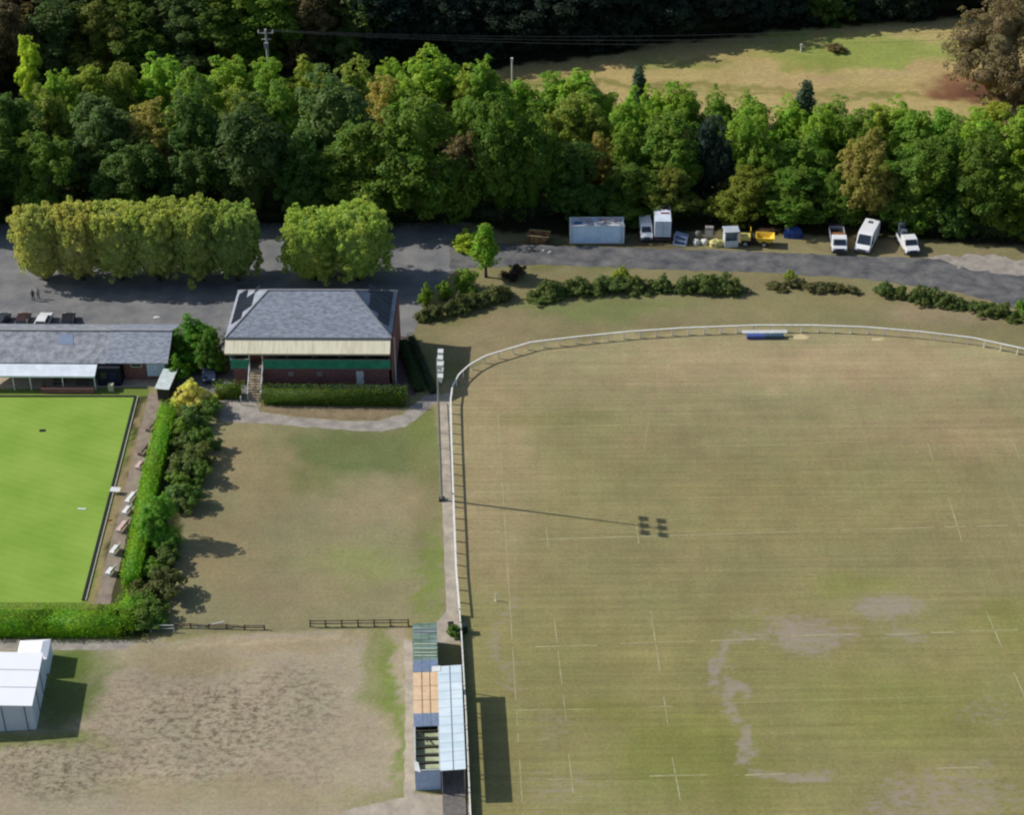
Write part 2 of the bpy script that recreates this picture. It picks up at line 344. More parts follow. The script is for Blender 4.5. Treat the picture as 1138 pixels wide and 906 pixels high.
# ------------------------------------------------------------------ flat sheets on the ground
def flat(name, px, z, m, jag=.25, world=None, seed=0):
    r = random.Random(seed); pts = [P(*q) for q in px] if world is None else [Vector(q) for q in world]; out = []
    for i, a in enumerate(pts):
        b = pts[(i+1) % len(pts)]; n = max(1, int((b-a).length/.8)) if jag else 1
        for k in range(n):
            p = a.lerp(b, k/n)
            out.append((p.x+r.uniform(-jag, jag), p.y+r.uniform(-jag, jag), z))
    import mathutils
    me = bpy.data.meshes.new(name)
    tri = mathutils.geometry.tessellate_polygon([[Vector(q) for q in out]])
    me.from_pydata(out, [], [tuple(t) for t in tri]); me.update()
    import bmesh
    bm = bmesh.new(); bm.from_mesh(me); bmesh.ops.recalc_face_normals(bm, faces=bm.faces)
    for f in bm.faces:
        if f.normal.z < 0: f.normal_flip()
    bm.to_mesh(me); bm.free()
    return kind(link(name, me, m))
ASPH = mat('car_park_asphalt', lin(130, 128, 126), .92, c2=lin(98, 100, 103), scale=.25, detail=9, bump=.15)
GRAVEL = mat('pale_gravel', lin(166, 158, 148), .95, c2=lin(130, 123, 114), scale=.6, detail=9, bump=.3)
PATHM = mat('path_grit', lin(150, 136, 120), .95, c2=lin(122, 110, 98), scale=.8, detail=8, bump=.2)
CONC = mat('worn_concrete', lin(180, 168, 150), .9, c2=lin(148, 138, 124), scale=.7, detail=8)
flat('car_park', [(-120, 246), (300, 244), (500, 246), (535, 262), (532, 284), (505, 300), (478, 326), (468, 350), (456, 378), (438, 380), (438, 440), (240, 440), (192, 440), (192, 380), (-120, 380)], .004, ASPH, .2)
flat('track', [(500, 268), (560, 271), (640, 274), (800, 278), (920, 283), (1010, 286), (1130, 292), (1250, 330), (1250, 378), (1138, 345), (1060, 324), (960, 310), (850, 303), (720, 299), (600, 294), (540, 297), (500, 300)], .008, TARMAC, .25, seed=3)
flat('gravel_yard', [(1030, 284), (1110, 284), (1250, 318), (1250, 336), (1140, 308), (1060, 296)], .012, GRAVEL, .6, seed=4)
flat('path', [(487, 440), (499, 436), (503, 500), (505, 560), (509, 640), (513, 705), (516, 716), (486, 716), (478, 700), (496, 680), (493, 600), (489, 520)], .004, CONC, .06, seed=5)
flat('path', [(246, 443), (276, 440), (286, 446), (288, 458), (330, 464), (380, 468), (420, 468), (446, 461), (462, 448), (478, 436), (488, 436), (487, 446), (470, 460), (452, 474), (424, 480), (380, 478), (320, 473), (245, 468)], .008, GRAVEL, .12, seed=6)
flat('path', [(-60, 712), (40, 712), (152, 713), (140, 722), (60, 724), (-60, 722)], .004, GRAVEL, .2, seed=7)
flat('path', [(449, 712), (459, 712), (462, 882), (492, 884), (512, 886), (524, 898), (527, 930), (350, 930), (385, 901), (449, 886), (450, 800)], .004, CONC, .12, seed=8)
flat('path', [(166, 436), (182, 440), (160, 520), (140, 600), (122, 672), (106, 672), (124, 600), (145, 520)], .004, PATHM, .08, seed=9)
flat('path', [(438, 374), (457, 374), (459, 400), (462, 440), (438, 440)], .008, mat('brick_paving', lin(110, 92, 90), .9, c2=lin(88, 72, 74), scale=3), .05, seed=10)
flat('patio', [(-60, 412), (116, 412), (186, 414), (178, 430), (60, 432), (-60, 433)], .008, mat('patio_slabs', lin(186, 172, 150), .85, c2=lin(158, 142, 126), scale=1.1), .03, seed=11)
# bowling green: a level lawn one step below its bank, in a black lined ditch
def green_mat():
    m, nt, b = nodes('bowling_turf'); N = nt.nodes; L = nt.links; b.inputs['Roughness'].default_value = .9; b.inputs['Specular IOR Level'].default_value = .1
    tc = N.new('ShaderNodeTexCoord'); mp = N.new('ShaderNodeMapping'); mp.inputs['Rotation'].default_value = (0, 0, R(24)); L.new(tc.outputs['Object'], mp.inputs[0])
    wv = N.new('ShaderNodeTexWave'); wv.bands_direction = 'Y'; wv.inputs['Scale'].default_value = .28; wv.inputs['Distortion'].default_value = 1.5; wv.inputs['Detail'].default_value = 2; L.new(mp.outputs[0], wv.inputs['Vector'])
    n = N.new('ShaderNodeTexNoise'); n.inputs['Scale'].default_value = .16; n.inputs['Detail'].default_value = 8; L.new(tc.outputs['Object'], n.inputs['Vector'])
    mx = N.new('ShaderNodeMix'); mx.data_type = 'RGBA'; mx.inputs[6].default_value = (*lin(116, 148, 54), 1); mx.inputs[7].default_value = (*lin(138, 164, 72), 1)
    ad = N.new('ShaderNodeMath'); ad.operation = 'MULTIPLY_ADD'; L.new(wv.outputs['Fac'], ad.inputs[0]); ad.inputs[1].default_value = .16
    mr = N.new('ShaderNodeMapRange'); mr.inputs['From Min'].default_value = .3; mr.inputs['From Max'].default_value = .7; L.new(n.outputs['Fac'], mr.inputs['Value']); L.new(mr.outputs[0], ad.inputs[2])
    L.new(ad.outputs[0], mx.inputs[0]); L.new(mx.outputs[2], b.inputs['Base Color']); return m
flat('bowling_green', [(-140, 441), (149, 441), (92, 670), (-140, 670)], .012, green_mat(), 0)
dm = MB()
for a, b in (((-60, 441), (150.5, 441)), ((150.5, 441), (92, 668))):
    dm.bar(P(*a)+Vector((0, 0, .05)), P(*b)+Vector((0, 0, .05)), .28, .1)
kind(dm.build('ditch', mat('ditch_lining', (.012, .018, .02), .7)))
dm = MB(); dm.bar(P(152.5, 441)+Vector((.1, 0, .06)), P(94.5, 668)+Vector((.1, 0, .06)), .12, .12)
kind(dm.build('kerb', mat('kerb_stone', lin(170, 168, 150), .8)))
# bed of soil below the long hedge
flat('soil_bed', [(290, 447), (448, 449), (444, 460), (418, 467), (380, 467), (330, 463), (289, 457)], .004, mat('bed_soil', lin(140, 124, 96), .95, c2=lin(112, 98, 74), scale=.8, detail=8), .15, seed=12)

# painted rugby lines, faded
lines = [((553, 455), (583, 935), .10), ((607, 586), (609.3, 608), .1), ((616, 688), (624.5, 762), .1), ((625.6, 772), (629.5, 802), .1), ((632, 838), (637, 882), .1),
         ((706, 575), (711, 612), .11), ((723, 678), (733.5, 747), .11), ((737.5, 775), (742, 805), .11), ((747, 842), (756, 890), .12), ((720, 470), (716, 500), .06),
         ((1055, 556), (1069, 602), .12), ((1096, 680), (1113.5, 720), .12), ((1127, 748), (1150, 800), .12), ((1123, 486), (1133.5, 510), .1), ((1031, 492), (1037, 512), .1),
         ((562, 601), (1200, 581.5), .12), ((556, 476), (700, 472.5), .08), ((740, 498), (940, 492), .07), ((595, 719.2), (664, 717.4), .12), ((690, 715.5), (772, 713), .1), ((790, 712.5), (840, 711), .16), ((880, 707), (948, 705), .16), ((985, 705.5), (1060, 703), .15), ((1078, 701.5), (1132, 700), .14),
         ((572, 789.6), (660, 788.7), .1), ((720, 786), (748, 785.3), .1), ((800, 782), (1120, 772), .05), ((608, 867), (642, 866.3), .12), ((722, 863), (786, 861.8), .12), ((828, 862), (872, 860.5), .16), ((1040, 854.5), (1088, 853), .14), ((1106, 489), (1127, 488), .1)]
lm_ = MB()
for a, b, w in lines:
    a = P(*a); b = P(*b); d = (b-a); s = Vector((-d.y, d.x, 0)).normalized()*w/2
    n = max(1, int(d.length/1.2)); r = random.Random(int(a.x*31+b.y*7))
    for k in range(n):
        if r.random() < .14 and n > 4: continue
        p, q = a+d*(k/n), a+d*((k+1)/n); z = Vector((0, 0, .004)); t = r.uniform(.7, 1.15)
        lm_.add([p-s*t+z, q-s*t+z, q+s*t+z, p+s*t+z], [(0, 1, 2, 3)])
kind(lm_.build('pitch_markings', mat('faded_line_paint', lin(172, 168, 132), .9, c2=lin(146, 140, 100), scale=.9, detail=7)))

# ------------------------------------------------------------------ foliage
def unit(v): return v/np.maximum(np.linalg.norm(v, axis=-1, keepdims=True), 1e-6)
def leaf_quads(pos, nrm, size, r, asp=.6, upright=0.):
    n = len(pos); t = unit(np.cross(nrm, r.normal(size=(n, 3))))
    if upright: t = unit(t*(1-upright)+np.array([0, 0, 1])*upright)
    b = unit(np.cross(nrm, t)); s = (size*r.uniform(.6, 1.35, n))[:, None]
    V = np.stack([pos-t*s*.5, pos+b*s*asp*.5+nrm*s*.1, pos+t*s*.5, pos-b*s*asp*.5+nrm*s*.1], 1)
    return V.reshape(-1, 3), np.arange(n*4).reshape(-1, 4)
def core_ellipsoid(R_, zc, r, k=.62, nu=14, nv=9):
    V = []; 
    for j in range(nv+1):
        for i in range(nu):
            th = math.pi*j/nv; ph = 2*math.pi*i/nu; s = k*(1+r.uniform(-.12, .12))
            V.append((R_[0]*s*math.sin(th)*math.cos(ph), R_[1]*s*math.sin(th)*math.sin(ph), zc+R_[2]*s*math.cos(th)))
    Fq = [(j*nu+i, (j+1)*nu+i, (j+1)*nu+(i+1) % nu, j*nu+(i+1) % nu) for j in range(nv) for i in range(nu)]
    return np.array(V), np.array(Fq)
def join(parts):
    V = []; Fq = []; o = 0
    for v, f in parts: V.append(v); Fq.append(f+o); o += len(v)
    return np.vstack(V), np.vstack(Fq)
def crown_mesh(name, seed, W=9., Ht=12., base=.12, ncl=110, per=70, leaf=.42, clr=1.25, box=2., taper=0., upright=0., core=.62, lobes=0, up=.75, rag=1.):
    """leaf clumps set over and inside a lumpy crown; the trunk stands at the origin.  With LOBES the crown is
    the union of that many limbs' own masses, of unequal size and height, so its outline is uneven"""
    r = np.random.default_rng(seed); rz = Ht*(1-base)/2; zc = Ht*base+rz; Rr = np.array([W/2, W/2, rz])
    if lobes:
        C0 = [np.array([0, 0, Ht*.72])]; S0 = [np.array([W*.24, W*.24, Ht*.28])]; a0 = r.random()*6.28
        for k in range(lobes):
            a = a0+k*2.4+r.normal()*.25; z = Ht*(.16+.56*((k*.618) % 1))+r.normal()*.3; q = W*(.30-.10*max(0, z/Ht-.45)/.3)*r.uniform(.85, 1.12)
            C0.append(np.array([math.cos(a)*q, math.sin(a)*q, z])); w_ = W*r.uniform(.17, .26); S0.append(np.array([w_, w_, min(z, Ht*r.uniform(.15, .24))]))
        C0 = np.array(C0); S0 = np.array(S0); wt = S0[:, 0]*S0[:, 2]; wt[0] *= 1.0; li = r.choice(len(C0), ncl, p=wt/wt.sum())
        d = unit(r.normal(size=(ncl, 3))+np.array([0, 0, .25])); c = C0[li]+d*S0[li]*np.where(r.random((ncl, 1)) < .28, r.uniform(.9, 1.38, (ncl, 1)), r.uniform(.65, 1.02, (ncl, 1))); c[:, 2] = np.clip(c[:, 2], .3, None)
        ctr = np.array([0, 0, Ht*.4]); out = unit((c-ctr)/np.array([1, 1, 1.3])); d = unit(d*.6+out)
    else:
        d = unit(r.normal(size=(ncl, 3))); d[:, 2] = np.where(d[:, 2] < -.55, -d[:, 2], d[:, 2])
        lump = 1+rag*(.16*np.sin(d[:, 0]*4+seed)*np.cos(d[:, 1]*5+seed*2)+r.uniform(-.14, .12, ncl))
        k = (np.abs(d)**box).sum(1)**(-1/box); f = r.uniform(.62, 1., ncl)**.6
        c = d*k[:, None]*Rr*lump[:, None]*f[:, None]*.9
        if taper: c[:, :2] *= (1-taper*np.clip((c[:, 2]/rz+1)/2, 0, 1))[:, None]
        c[:, 2] += zc
    cr = clr*(r.uniform(.38, 1.15, ncl) if lobes else r.uniform(.5, 1.3, ncl))
    i = np.repeat(np.arange(ncl), (per*(cr/clr)**2).astype(int)); n = len(i)
    e = unit(r.normal(size=(n, 3))+d[i]*.55+np.array([0, 0, .35]))
    pos = c[i]+e*(cr[i]*r.uniform(.5, 1., n)**.8)[:, None]*np.array([1, 1, .9])
    pos[:, 2] = np.maximum(pos[:, 2], .08)
    nrm = unit(e*.8+d[i]*.3+r.normal(size=(n, 3))*.5+np.array([0, 0, up]))
    V = [leaf_quads(pos, nrm, leaf, r, .62, upright)]
    if core and lobes:
        for q, s_ in zip(C0, S0): V.append(core_ellipsoid(s_, q[2], r, .46, 10, 6)); V[-1][0][:, :2] += q[:2]
        V.append(core_ellipsoid(np.array([W*.17, W*.17, Ht*.34]), Ht*.38, r, 1., 10, 6))
    elif core: V.append(core_ellipsoid(Rr*(np.array([1-taper*.5, 1-taper*.5, 1])), zc, r, core))
    Vv, Ff = join(V); return arrays_mesh(name, Vv, Ff)
def trunk_mesh(name, h, rad, seed):
    r = random.Random(seed); m = MB(); top = Vector((r.uniform(-.3, .3), r.uniform(-.3, .3), h*.75))
    m.tube([(0, 0, -.05), (0, 0, h*.12), Vector((0, 0, h*.4))+top*.05, top], [rad*1.3, rad, rad*.75, rad*.2], 8)
    for k in range(5):
        a = r.uniform(0, 6.28); z = h*r.uniform(.25, .5); L_ = h*r.uniform(.18, .3)
        m.tube([(0, 0, z), (math.cos(a)*L_*.6, math.sin(a)*L_*.6, z+L_*.6), (math.cos(a)*L_, math.sin(a)*L_, z+L_*1.2)], [rad*.5, rad*.33, rad*.1], 6)
    me = bpy.data.meshes.new(name); me.from_pydata(m.v, [], m.f); me.update(); me.materials.append(BARK); return me
def mk(name, *a, **k):
    me = crown_mesh(name, *a, **k); me.materials.append(FOL); return me
CROWN = [mk('crown_broad', s, W=9, Ht=13, base=0., ncl=430, per=62, leaf=.40, clr=.86, lobes=11) for s in range(6)]
CROWN += [mk('crown_upright', s, W=7.5, Ht=14, base=0., ncl=400, per=60, leaf=.38, clr=.82, lobes=10) for s in range(10, 13)]
CROWN_CONE = [mk('crown_cone', s, W=5, Ht=11, base=.04, ncl=110, per=50, leaf=.34, clr=.7, taper=.85, upright=.3) for s in (20, 21)]
CROWN_SPRAY = [mk('crown_spray', s, W=8, Ht=11, base=0., ncl=620, per=36, leaf=.32, clr=.48, box=6.5, upright=.7, core=.84, up=.15, rag=.45) for s in (30, 31, 32)]
CROWN_BUSH = [mk('crown_bush', s, W=3, Ht=2.4, base=0., ncl=85, per=56, leaf=.21, clr=.36, lobes=6) for s in (40, 41, 42, 43)]
CROWN_BARE = [mk('crown_twiggy', s, W=12, Ht=13, base=0., ncl=330, per=60, leaf=.32, clr=.85, lobes=11) for s in (50,)]
TRUNK = [trunk_mesh('trunk', 12, .3, s) for s in range(4)]
BTRUNK = [trunk_mesh('stem', 2.2, .07, s) for s in range(2)]
GREENS = {'bright green': (.240, .365, .050), 'mid green': (.180, .295, .044), 'dark green': (.120, .215, .042), 'grey green': (.150, .235, .066), 'olive green': (.225, .275, .052),
          'yellow green': (.270, .335, .052), 'yellowing': (.34, .31, .085), 'brown': (.22, .18, .08), 'blue green': (.055, .095, .065), 'lime green': (.32, .44, .055), 'red brown': (.17, .115, .06), 'near black green': (.050, .085, .050)}
_protos = {}
def plant(name, label, cat, loc, W_, H_, meshes, colour, group=None, trunk=TRUNK, base=(9, 12.5), part='crown', stem='trunk', jit=.12, nat=None):
    """a copy of one crown and trunk on its own root; the crown's colour is its own"""
    i = random.randrange(len(meshes)); me = meshes[i]
    root = thing(name, label, cat, loc, random.uniform(0, 6.28), group)
    co = np.empty(len(me.vertices)*3, dtype=np.float32)
    if me.name not in _protos:
        me.vertices.foreach_get('co', co); co = co.reshape(-1, 3); _protos[me.name] = (float(np.percentile(np.hypot(co[:, 0], co[:, 1]), 97)*2), float(np.percentile(co[:, 2], 99.5)))
    bw, bh = _protos[me.name]
    c = link(part, me, None, root); c.scale = (W_/bw, W_/bw, H_/bh)
    col = GREENS[colour] if isinstance(colour, str) else colour; v = random.uniform(1-jit, 1+jit)
    c.color = (col[0]*v*random.uniform(.94, 1.06), col[1]*v, col[2]*v, 1)
    if trunk:
        t = link(stem, random.choice(trunk), None, root); s = H_/(12 if trunk is TRUNK else 2.2); t.scale = (s, s, s*.9)
    return root

# ---- the tree belt behind the car park and yard
def interp(pts, x):
    return float(np.interp(x, [p[0] for p in pts], [p[1] for p in pts]))
FRONT = [(-200, 248), (300, 246), (500, 246), (640, 238), (800, 243), (950, 249), (1138, 266), (1300, 280)]
SKY = [(-200, 100), (0, 102), (60, 92), (130, 72), (180, 66), (300, 68), (400, 68), (470, 62), (540, 72), (600, 80), (680, 84), (760, 92), (850, 108), (930, 112), (1000, 110), (1138, 116), (1300, 130)]
BACK = [(x, y+74) for x, y in SKY]
def row_y(x, r):                                         # row 0 is the front
    return interp(FRONT, x)*(1-r/3)+interp(BACK, x)*r/3
PLACE = [(100, "golden row's left end"), (215, "golden row's middle"), (305, "golden row's right end"), (445, 'two round golden trees'), (575, 'car park corner'), (622, 'rusty skip'), (702, 'pale blue container'),
         (768, 'white box lorry'), (868, 'yellow dumper'), (918, 'blue tarpaulin'), (985, 'white camper van'), (1040, 'white pickup'), (2000, 'far right gravel')]
ROWS = ['front row', 'second row', 'third row', 'back row']
# crowns one can make out: centre x, top y, width (px), row, colour
BELT = [(22, 108, 62, 1, 'dark green'), (-40, 115, 70, 0, 'dark green'), (-60, 105, 70, 2, 'mid green'), (62, 98, 40, 2, 'olive green'), (80, 80, 40, 3, 'bright green'), (70, 118, 50, 2, 'olive green'), (112, 76, 44, 3, 'yellow green'), (118, 108, 66, 1, 'grey green'), (146, 72, 44, 3, 'olive green'), (60, 150, 60, 0, 'dark green'),
        (182, 62, 50, 3, 'bright green'), (178, 112, 52, 1, 'yellowing'), (222, 76, 52, 2, 'mid green'), (225, 98, 60, 1, 'dark green'), (258, 66, 56, 3, 'bright green'), (284, 112, 74, 0, 'grey green'), (150, 160, 66, 0, 'dark green'), (215, 165, 60, 0, 'dark green'), (272, 92, 50, 2, 'yellow green'),
        (306, 66, 46, 3, 'bright green'), (316, 92, 44, 2, 'olive green'), (345, 66, 48, 3, 'yellow green'), (372, 82, 78, 1, 'grey green'), (398, 68, 46, 3, 'olive green'), (440, 70, 44, 3, 'bright green'), (434, 86, 44, 2, 'yellowing'), (478, 58, 64, 3, 'bright green'), (470, 110, 86, 0, 'mid green'), (340, 150, 60, 0, 'dark green'), (400, 140, 70, 0, 'dark green'), (452, 92, 50, 2, 'bright green'),
        (520, 76, 46, 3, 'yellow green'), (522, 108, 46, 2, 'olive green'), (556, 106, 60, 0, 'mid green'), (540, 66, 40, 3, 'mid green'), (576, 84, 48, 3, 'bright green'), (520, 150, 46, 1, 'brown'), (592, 118, 54, 0, 'mid green'), (612, 76, 44, 3, 'mid green'), (645, 76, 56, 3, 'bright green'), (640, 102, 62, 2, 'olive green'), (614, 128, 36, 1, 'yellow green'), (640, 160, 60, 0, 'dark green'), (664, 152, 36, 1, 'yellowing'),
        (692, 140, 38, 1, 'bright green'), (702, 98, 46, 2, 'bright green'), (748, 88, 52, 3, 'bright green'), (722, 92, 36, 3, 'bright green'), (745, 124, 60, 1, 'mid green'), (700, 185, 60, 0, 'dark green'), (788, 130, 42, 1, 'blue green'), (792, 94, 36, 3, 'mid green'), (745, 190, 50, 0, 'olive green'), (832, 112, 50, 2, 'bright green'), (836, 132, 46, 1, 'bright green'), (826, 98, 40, 3, 'mid green'), (826, 188, 56, 0, 'yellow green'),
        (874, 104, 42, 3, 'bright green'), (906, 116, 40, 2, 'bright green'), (922, 104, 44, 3, 'mid green'), (896, 150, 56, 1, 'mid green'), (868, 160, 40, 1, 'mid green'), (880, 192, 60, 0, 'mid green'), (958, 148, 54, 0, 'yellowing'), (950, 118, 44, 2, 'olive green'), (992, 106, 48, 3, 'bright green'), (1012, 122, 46, 2, 'mid green'), (968, 112, 40, 3, 'yellow green'), (1012, 158, 60, 0, 'dark green'),
        (1038, 116, 50, 3, 'mid green'), (1050, 140, 54, 1, 'mid green'), (1086, 152, 60, 0, 'mid green'), (1100, 112, 54, 3, 'yellow green'), (1078, 120, 44, 2, 'bright green'), (1128, 120, 50, 2, 'bright green'), (1135, 190, 50, 0, 'bright green'), (1062, 190, 50, 0, 'dark green'), (1175, 130, 60, 1, 'mid green'), (930, 186, 46, 0, 'dark green'), (985, 184, 46, 1, 'mid green')]
for x in (-110, -170, -230): BELT += [(x, 110, 70, 1, 'mid green'), (x+30, 112, 70, 0, 'dark green'), (x+20, 98, 70, 3, 'mid green')]
used = {}
def tree_label(x, r, colour, extra=''):
    pl = next(n for lim, n in PLACE if x < lim) if x > -10 else 'left edge'
    return '%s belt tree, %s, behind the %s' % (colour.replace('olive green', 'olive').replace('mid green', 'plain green'), ROWS[r], pl)
BELT = [(x, t, w, r, 'mid green' if (c in ('brown', 'olive green', 'dark green') and (x*7+t) % 3 == 0) else c) for x, t, w, r, c in BELT]
groups = {}
for b in BELT: groups.setdefault(tree_label(b[0], b[3], b[4]), []).append(b)
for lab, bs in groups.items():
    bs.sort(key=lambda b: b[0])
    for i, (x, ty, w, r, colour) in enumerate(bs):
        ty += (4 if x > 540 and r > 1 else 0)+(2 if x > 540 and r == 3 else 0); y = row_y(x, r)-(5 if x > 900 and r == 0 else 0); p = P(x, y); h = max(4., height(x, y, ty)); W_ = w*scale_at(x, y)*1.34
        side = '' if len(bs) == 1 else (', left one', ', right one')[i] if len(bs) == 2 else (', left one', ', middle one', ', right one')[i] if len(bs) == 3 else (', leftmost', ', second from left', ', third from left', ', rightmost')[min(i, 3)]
        plant('broadleaf_tree', lab+side, 'tree', p, W_, h, CROWN, tuple(v*(.68, .82, 1.05, 1.12)[r] for v in GREENS[colour]) if colour != 'yellowing' else colour, 'trees of the belt behind the car park')  # front rows darkened, back rows lightened: the belt's shade painted into leaf colour
# two dark conifers standing up out of the belt's far edge
for x, ty, w, lab in ((709, 74, 28, 'slim dark conifer poking above the belt, left of the meadow path'), (888, 90, 34, 'short dark conifer above the belt, below the green of the meadow')):
    y = row_y(x, 3)-6; plant('conifer_tree', lab, 'tree', P(x, y), w*scale_at(x, y), height(x, y, ty), CROWN_CONE, (.085, .135, .08))

# ---- the far wood, its shade deepened by darkened leaf colours
FARLINE = [(-200, 100), (0, 96), (120, 90), (300, 76), (470, 66), (560, 60), (760, 37), (880, 23), (1060, 9), (1300, -8)]
def wood_y(x): return interp(FARLINE, x)
far = []
x = -150
while x < 1320:
    far.append((x, wood_y(x)-3, random.uniform(72, 96), random.uniform(13, 17), 0)); x += random.uniform(38, 50)
x = -130
while x < 1300:
    far.append((x, wood_y(x)-26, random.uniform(76, 100), random.uniform(14, 18), 1)); x += random.uniform(46, 60)
FC = {0: ['dark green', 'mid green', 'grey green', 'dark green'], 1: ['mid green', 'grey green', 'olive green', 'brown']}
FARCOL = [((-30, 30), 'brown'), ((30, 56), 'red brown'), ((56, 95), 'grey green'), ((95, 150), 'olive green'), ((270, 325), 'bright green'), ((330, 390), 'brown')]
FPLACE = [(40, 'at the left edge'), (130, 'by the blue grey crown'), (250, 'left of the pole'), (350, 'at the utility pole'), (460, 'right of the pole'), (570, 'left of the meadow'), (700, "above the meadow's tip"), (830, 'above the left meadow'), (950, 'above the middle meadow'), (1060, 'above the right meadow'), (2000, 'behind the brown tree')]
fg = {}
for q in far:
    colour = next((c for (a, b), c in FARCOL if a <= q[0] < b), None) or (random.choice(FC[q[4]]) if q[0] < 400 and random.random() < .6 else random.choice(['near black green', 'near black green', 'near black green', 'near black green', 'blue green', 'dark green']))  # near black picks put the wood's shade into the leaf colour
    lab = '%s far wood tree, %s, %s' % (colour.replace('olive green', 'olive'), ('front edge', 'behind')[q[4]], next(n for lim, n in FPLACE if q[0] < lim))
    fg.setdefault(lab, []).append((q, colour))
for lab, qs in fg.items():
    for i, (q, colour) in enumerate(qs):
        x, y, w, h, r = q; sd = '' if len(qs) == 1 else (', left one', ', right one', ', third one')[min(i, 2)]
        plant('woodland_tree', lab+sd, 'tree', P(x, y), w*scale_at(x, y)*1.1, h, CROWN, tuple(v*.62 for v in GREENS[colour]), 'trees of the far wood')  # leaves dimmed again to paint in the wood's shade
plant('lime_tree', 'slim lime yellow tree lit bright before the dark wood at the left', 'tree', P(38, 114), 4.6, height(38, 114, 40), CROWN[6:8], (.42, .56, .08))
plant('brown_tree', 'big brown twiggy tree on red soil beside the meadow', 'tree', P(1106, 106), 19, height(1106, 106, 0), CROWN_BARE, (.21, .165, .085), trunk=TRUNK)
plant('scrub_bush', 'small tan bush on the green part of the meadow', 'bush', P(928, 57), 4., 1.3, CROWN_BUSH, 'brown', trunk=BTRUNK)

# ---- golden clipped trees by the car park
gold = [(50, 229, 56, 'yellow gold tree at the left end of the long golden row', (0.386, 0.422, 0.159)), (92, 226, 60, 'golden tree, second from the left in the long golden row', (0.386, 0.422, 0.145)), (136, 226, 60, 'golden tree, third from the left in the long golden row', (0.351, 0.419, 0.138)),
        (178, 225, 60, 'green gold tree, third from the right in the long golden row', (0.319, 0.392, 0.123)), (224, 224, 62, 'green gold tree, second from the right in the long golden row', (0.302, 0.383, 0.117)), (264, 227, 58, 'green gold tree at the right end of the long golden row', (0.296, 0.374, 0.117)),
        (350, 236, 66, 'left of the two round green gold trees', (0.302, 0.409, 0.109)), (398, 230, 70, 'right of the two round green gold trees', (0.327, 0.419, 0.117))]
for x, ty, w, lab, c in gold:
    y = 311; plant('golden_tree', lab, 'tree', P(x, y), w*scale_at(x, y)*1.12, height(x, y, ty+2), CROWN_SPRAY, c, 'golden trees beside the car park', jit=.05)

# ---- hedges: boxes of leaves along a line
def hedge(name, label, pts, w, h, colour, leaf=.2, dens=34, rough=.16, cat='hedge', upright=.2, seed=1, group=None, taperh=.0, lumps=0.):
    r = np.random.default_rng(seed); pts = [Vector(p) for p in pts]; o = pts[0].copy(); o.z = 0
    root = thing(name, label, cat, o, 0, group); V = []; mb = MB()
    for i in range(len(pts)-1):
        a = np.array(pts[i]-o); b = np.array(pts[i+1]-o); L_ = np.linalg.norm(b-a); d = (b-a)/L_; s = np.array([-d[1], d[0], 0])
        A = L_*(w+2*h); n = int(A*dens); t = r.random(n)*(L_+w*.6)-w*.3; q = r.random(n)*(w+2*h)
        hh = h*(1+lumps*(fbm(t+i*50, t*0, 2.5, seed+3, 3)-.5)*2); ww = w*(1+lumps*(fbm(t+i*70, t*0+9, 2., seed+5, 3)-.5)*1.2)
        side1 = q < h; side2 = q > h+w
        off = np.where(side1, -ww/2, np.where(side2, ww/2, (q-h-w/2)*ww/w)); z = np.where(side1, q/h*hh, np.where(side2, (w+2*h-q)/h*hh, hh))
        nr = np.where(side1[:, None], -s, np.where(side2[:, None], s, np.array([0, 0, 1.])))
        pos = a+d*t[:, None]+s*off[:, None]+np.array([0, 0, 1])*z[:, None]
        pos += r.normal(size=(n, 3))*rough; pos[:, 2] = np.maximum(pos[:, 2], .05)
        V.append(leaf_quads(pos, unit(nr+r.normal(size=(n, 3))*.6), leaf, r, .6, upright))
        k = .78; a3, b3 = Vector(a), Vector(b); s3 = Vector(s)*w/2*k; z3 = Vector((0, 0, h*(k if lumps == 0 else .62)))
        mb.hexa([a3-s3, b3-s3, b3+s3, a3+s3, a3-s3+z3, b3-s3+z3, b3+s3+z3, a3+s3+z3])
    core = np.array([list(v) for v in mb.v]); V.append((core, np.array(mb.f)))
    Vv, Ff = join(V); me = arrays_mesh(name+'_leaves', Vv, Ff); me.materials.append(FOL)
    c = link('foliage', me, None, root); col = GREENS[colour] if isinstance(colour, str) else colour; c.color = (*col, 1)
    st = MB()
    for p in pts: st.tube([p-o+Vector((0, 0, -.02)), p-o+Vector((0, 0, h*.5))], [.06, .04], 6)
    st.build('stem', BARK, root)
    return root
def undergrowth(label, pts, w, h, colour, sd):
    o = hedge('undergrowth', label, pts, w, h, colour, .45, 9, .5, 'undergrowth', .2, sd, lumps=.7)
    o['kind'] = 'stuff'
undergrowth('dark undergrowth along the front of the belt', [P(x, interp(FRONT, x)-4) for x in range(-80, 1260, 40)], 4, 2.6, (.055, .075, .03), 61)
undergrowth('dark undergrowth along the edge of the far wood', [P(x, wood_y(x)-2) for x in range(-120, 1300, 40)], 4, 2.6, (.05, .06, .03), 62)
BH = (.19, .36, .035)
hedge('clipped_hedge', 'bright green clipped hedge running up beside the bench path', [P(188, 462), P(170, 535), P(157, 600), P(147, 652)], 1.9, 2.0, BH, .2, 46, .1)
hedge('clipped_hedge', 'wide bright green clipped hedge along the bottom of the bowling green', [P(-60, 700), P(60, 700), P(136, 700), P(153, 678)], 3.0, 2.3, BH, .2, 40, .1, seed=2)
hedge('clipped_hedge', 'long dark clipped hedge in front of the pavilion', [P(294, 447), P(450, 449)], 1.6, 2.3, (.09, .145, .026), .2, 46, .1, seed=3)
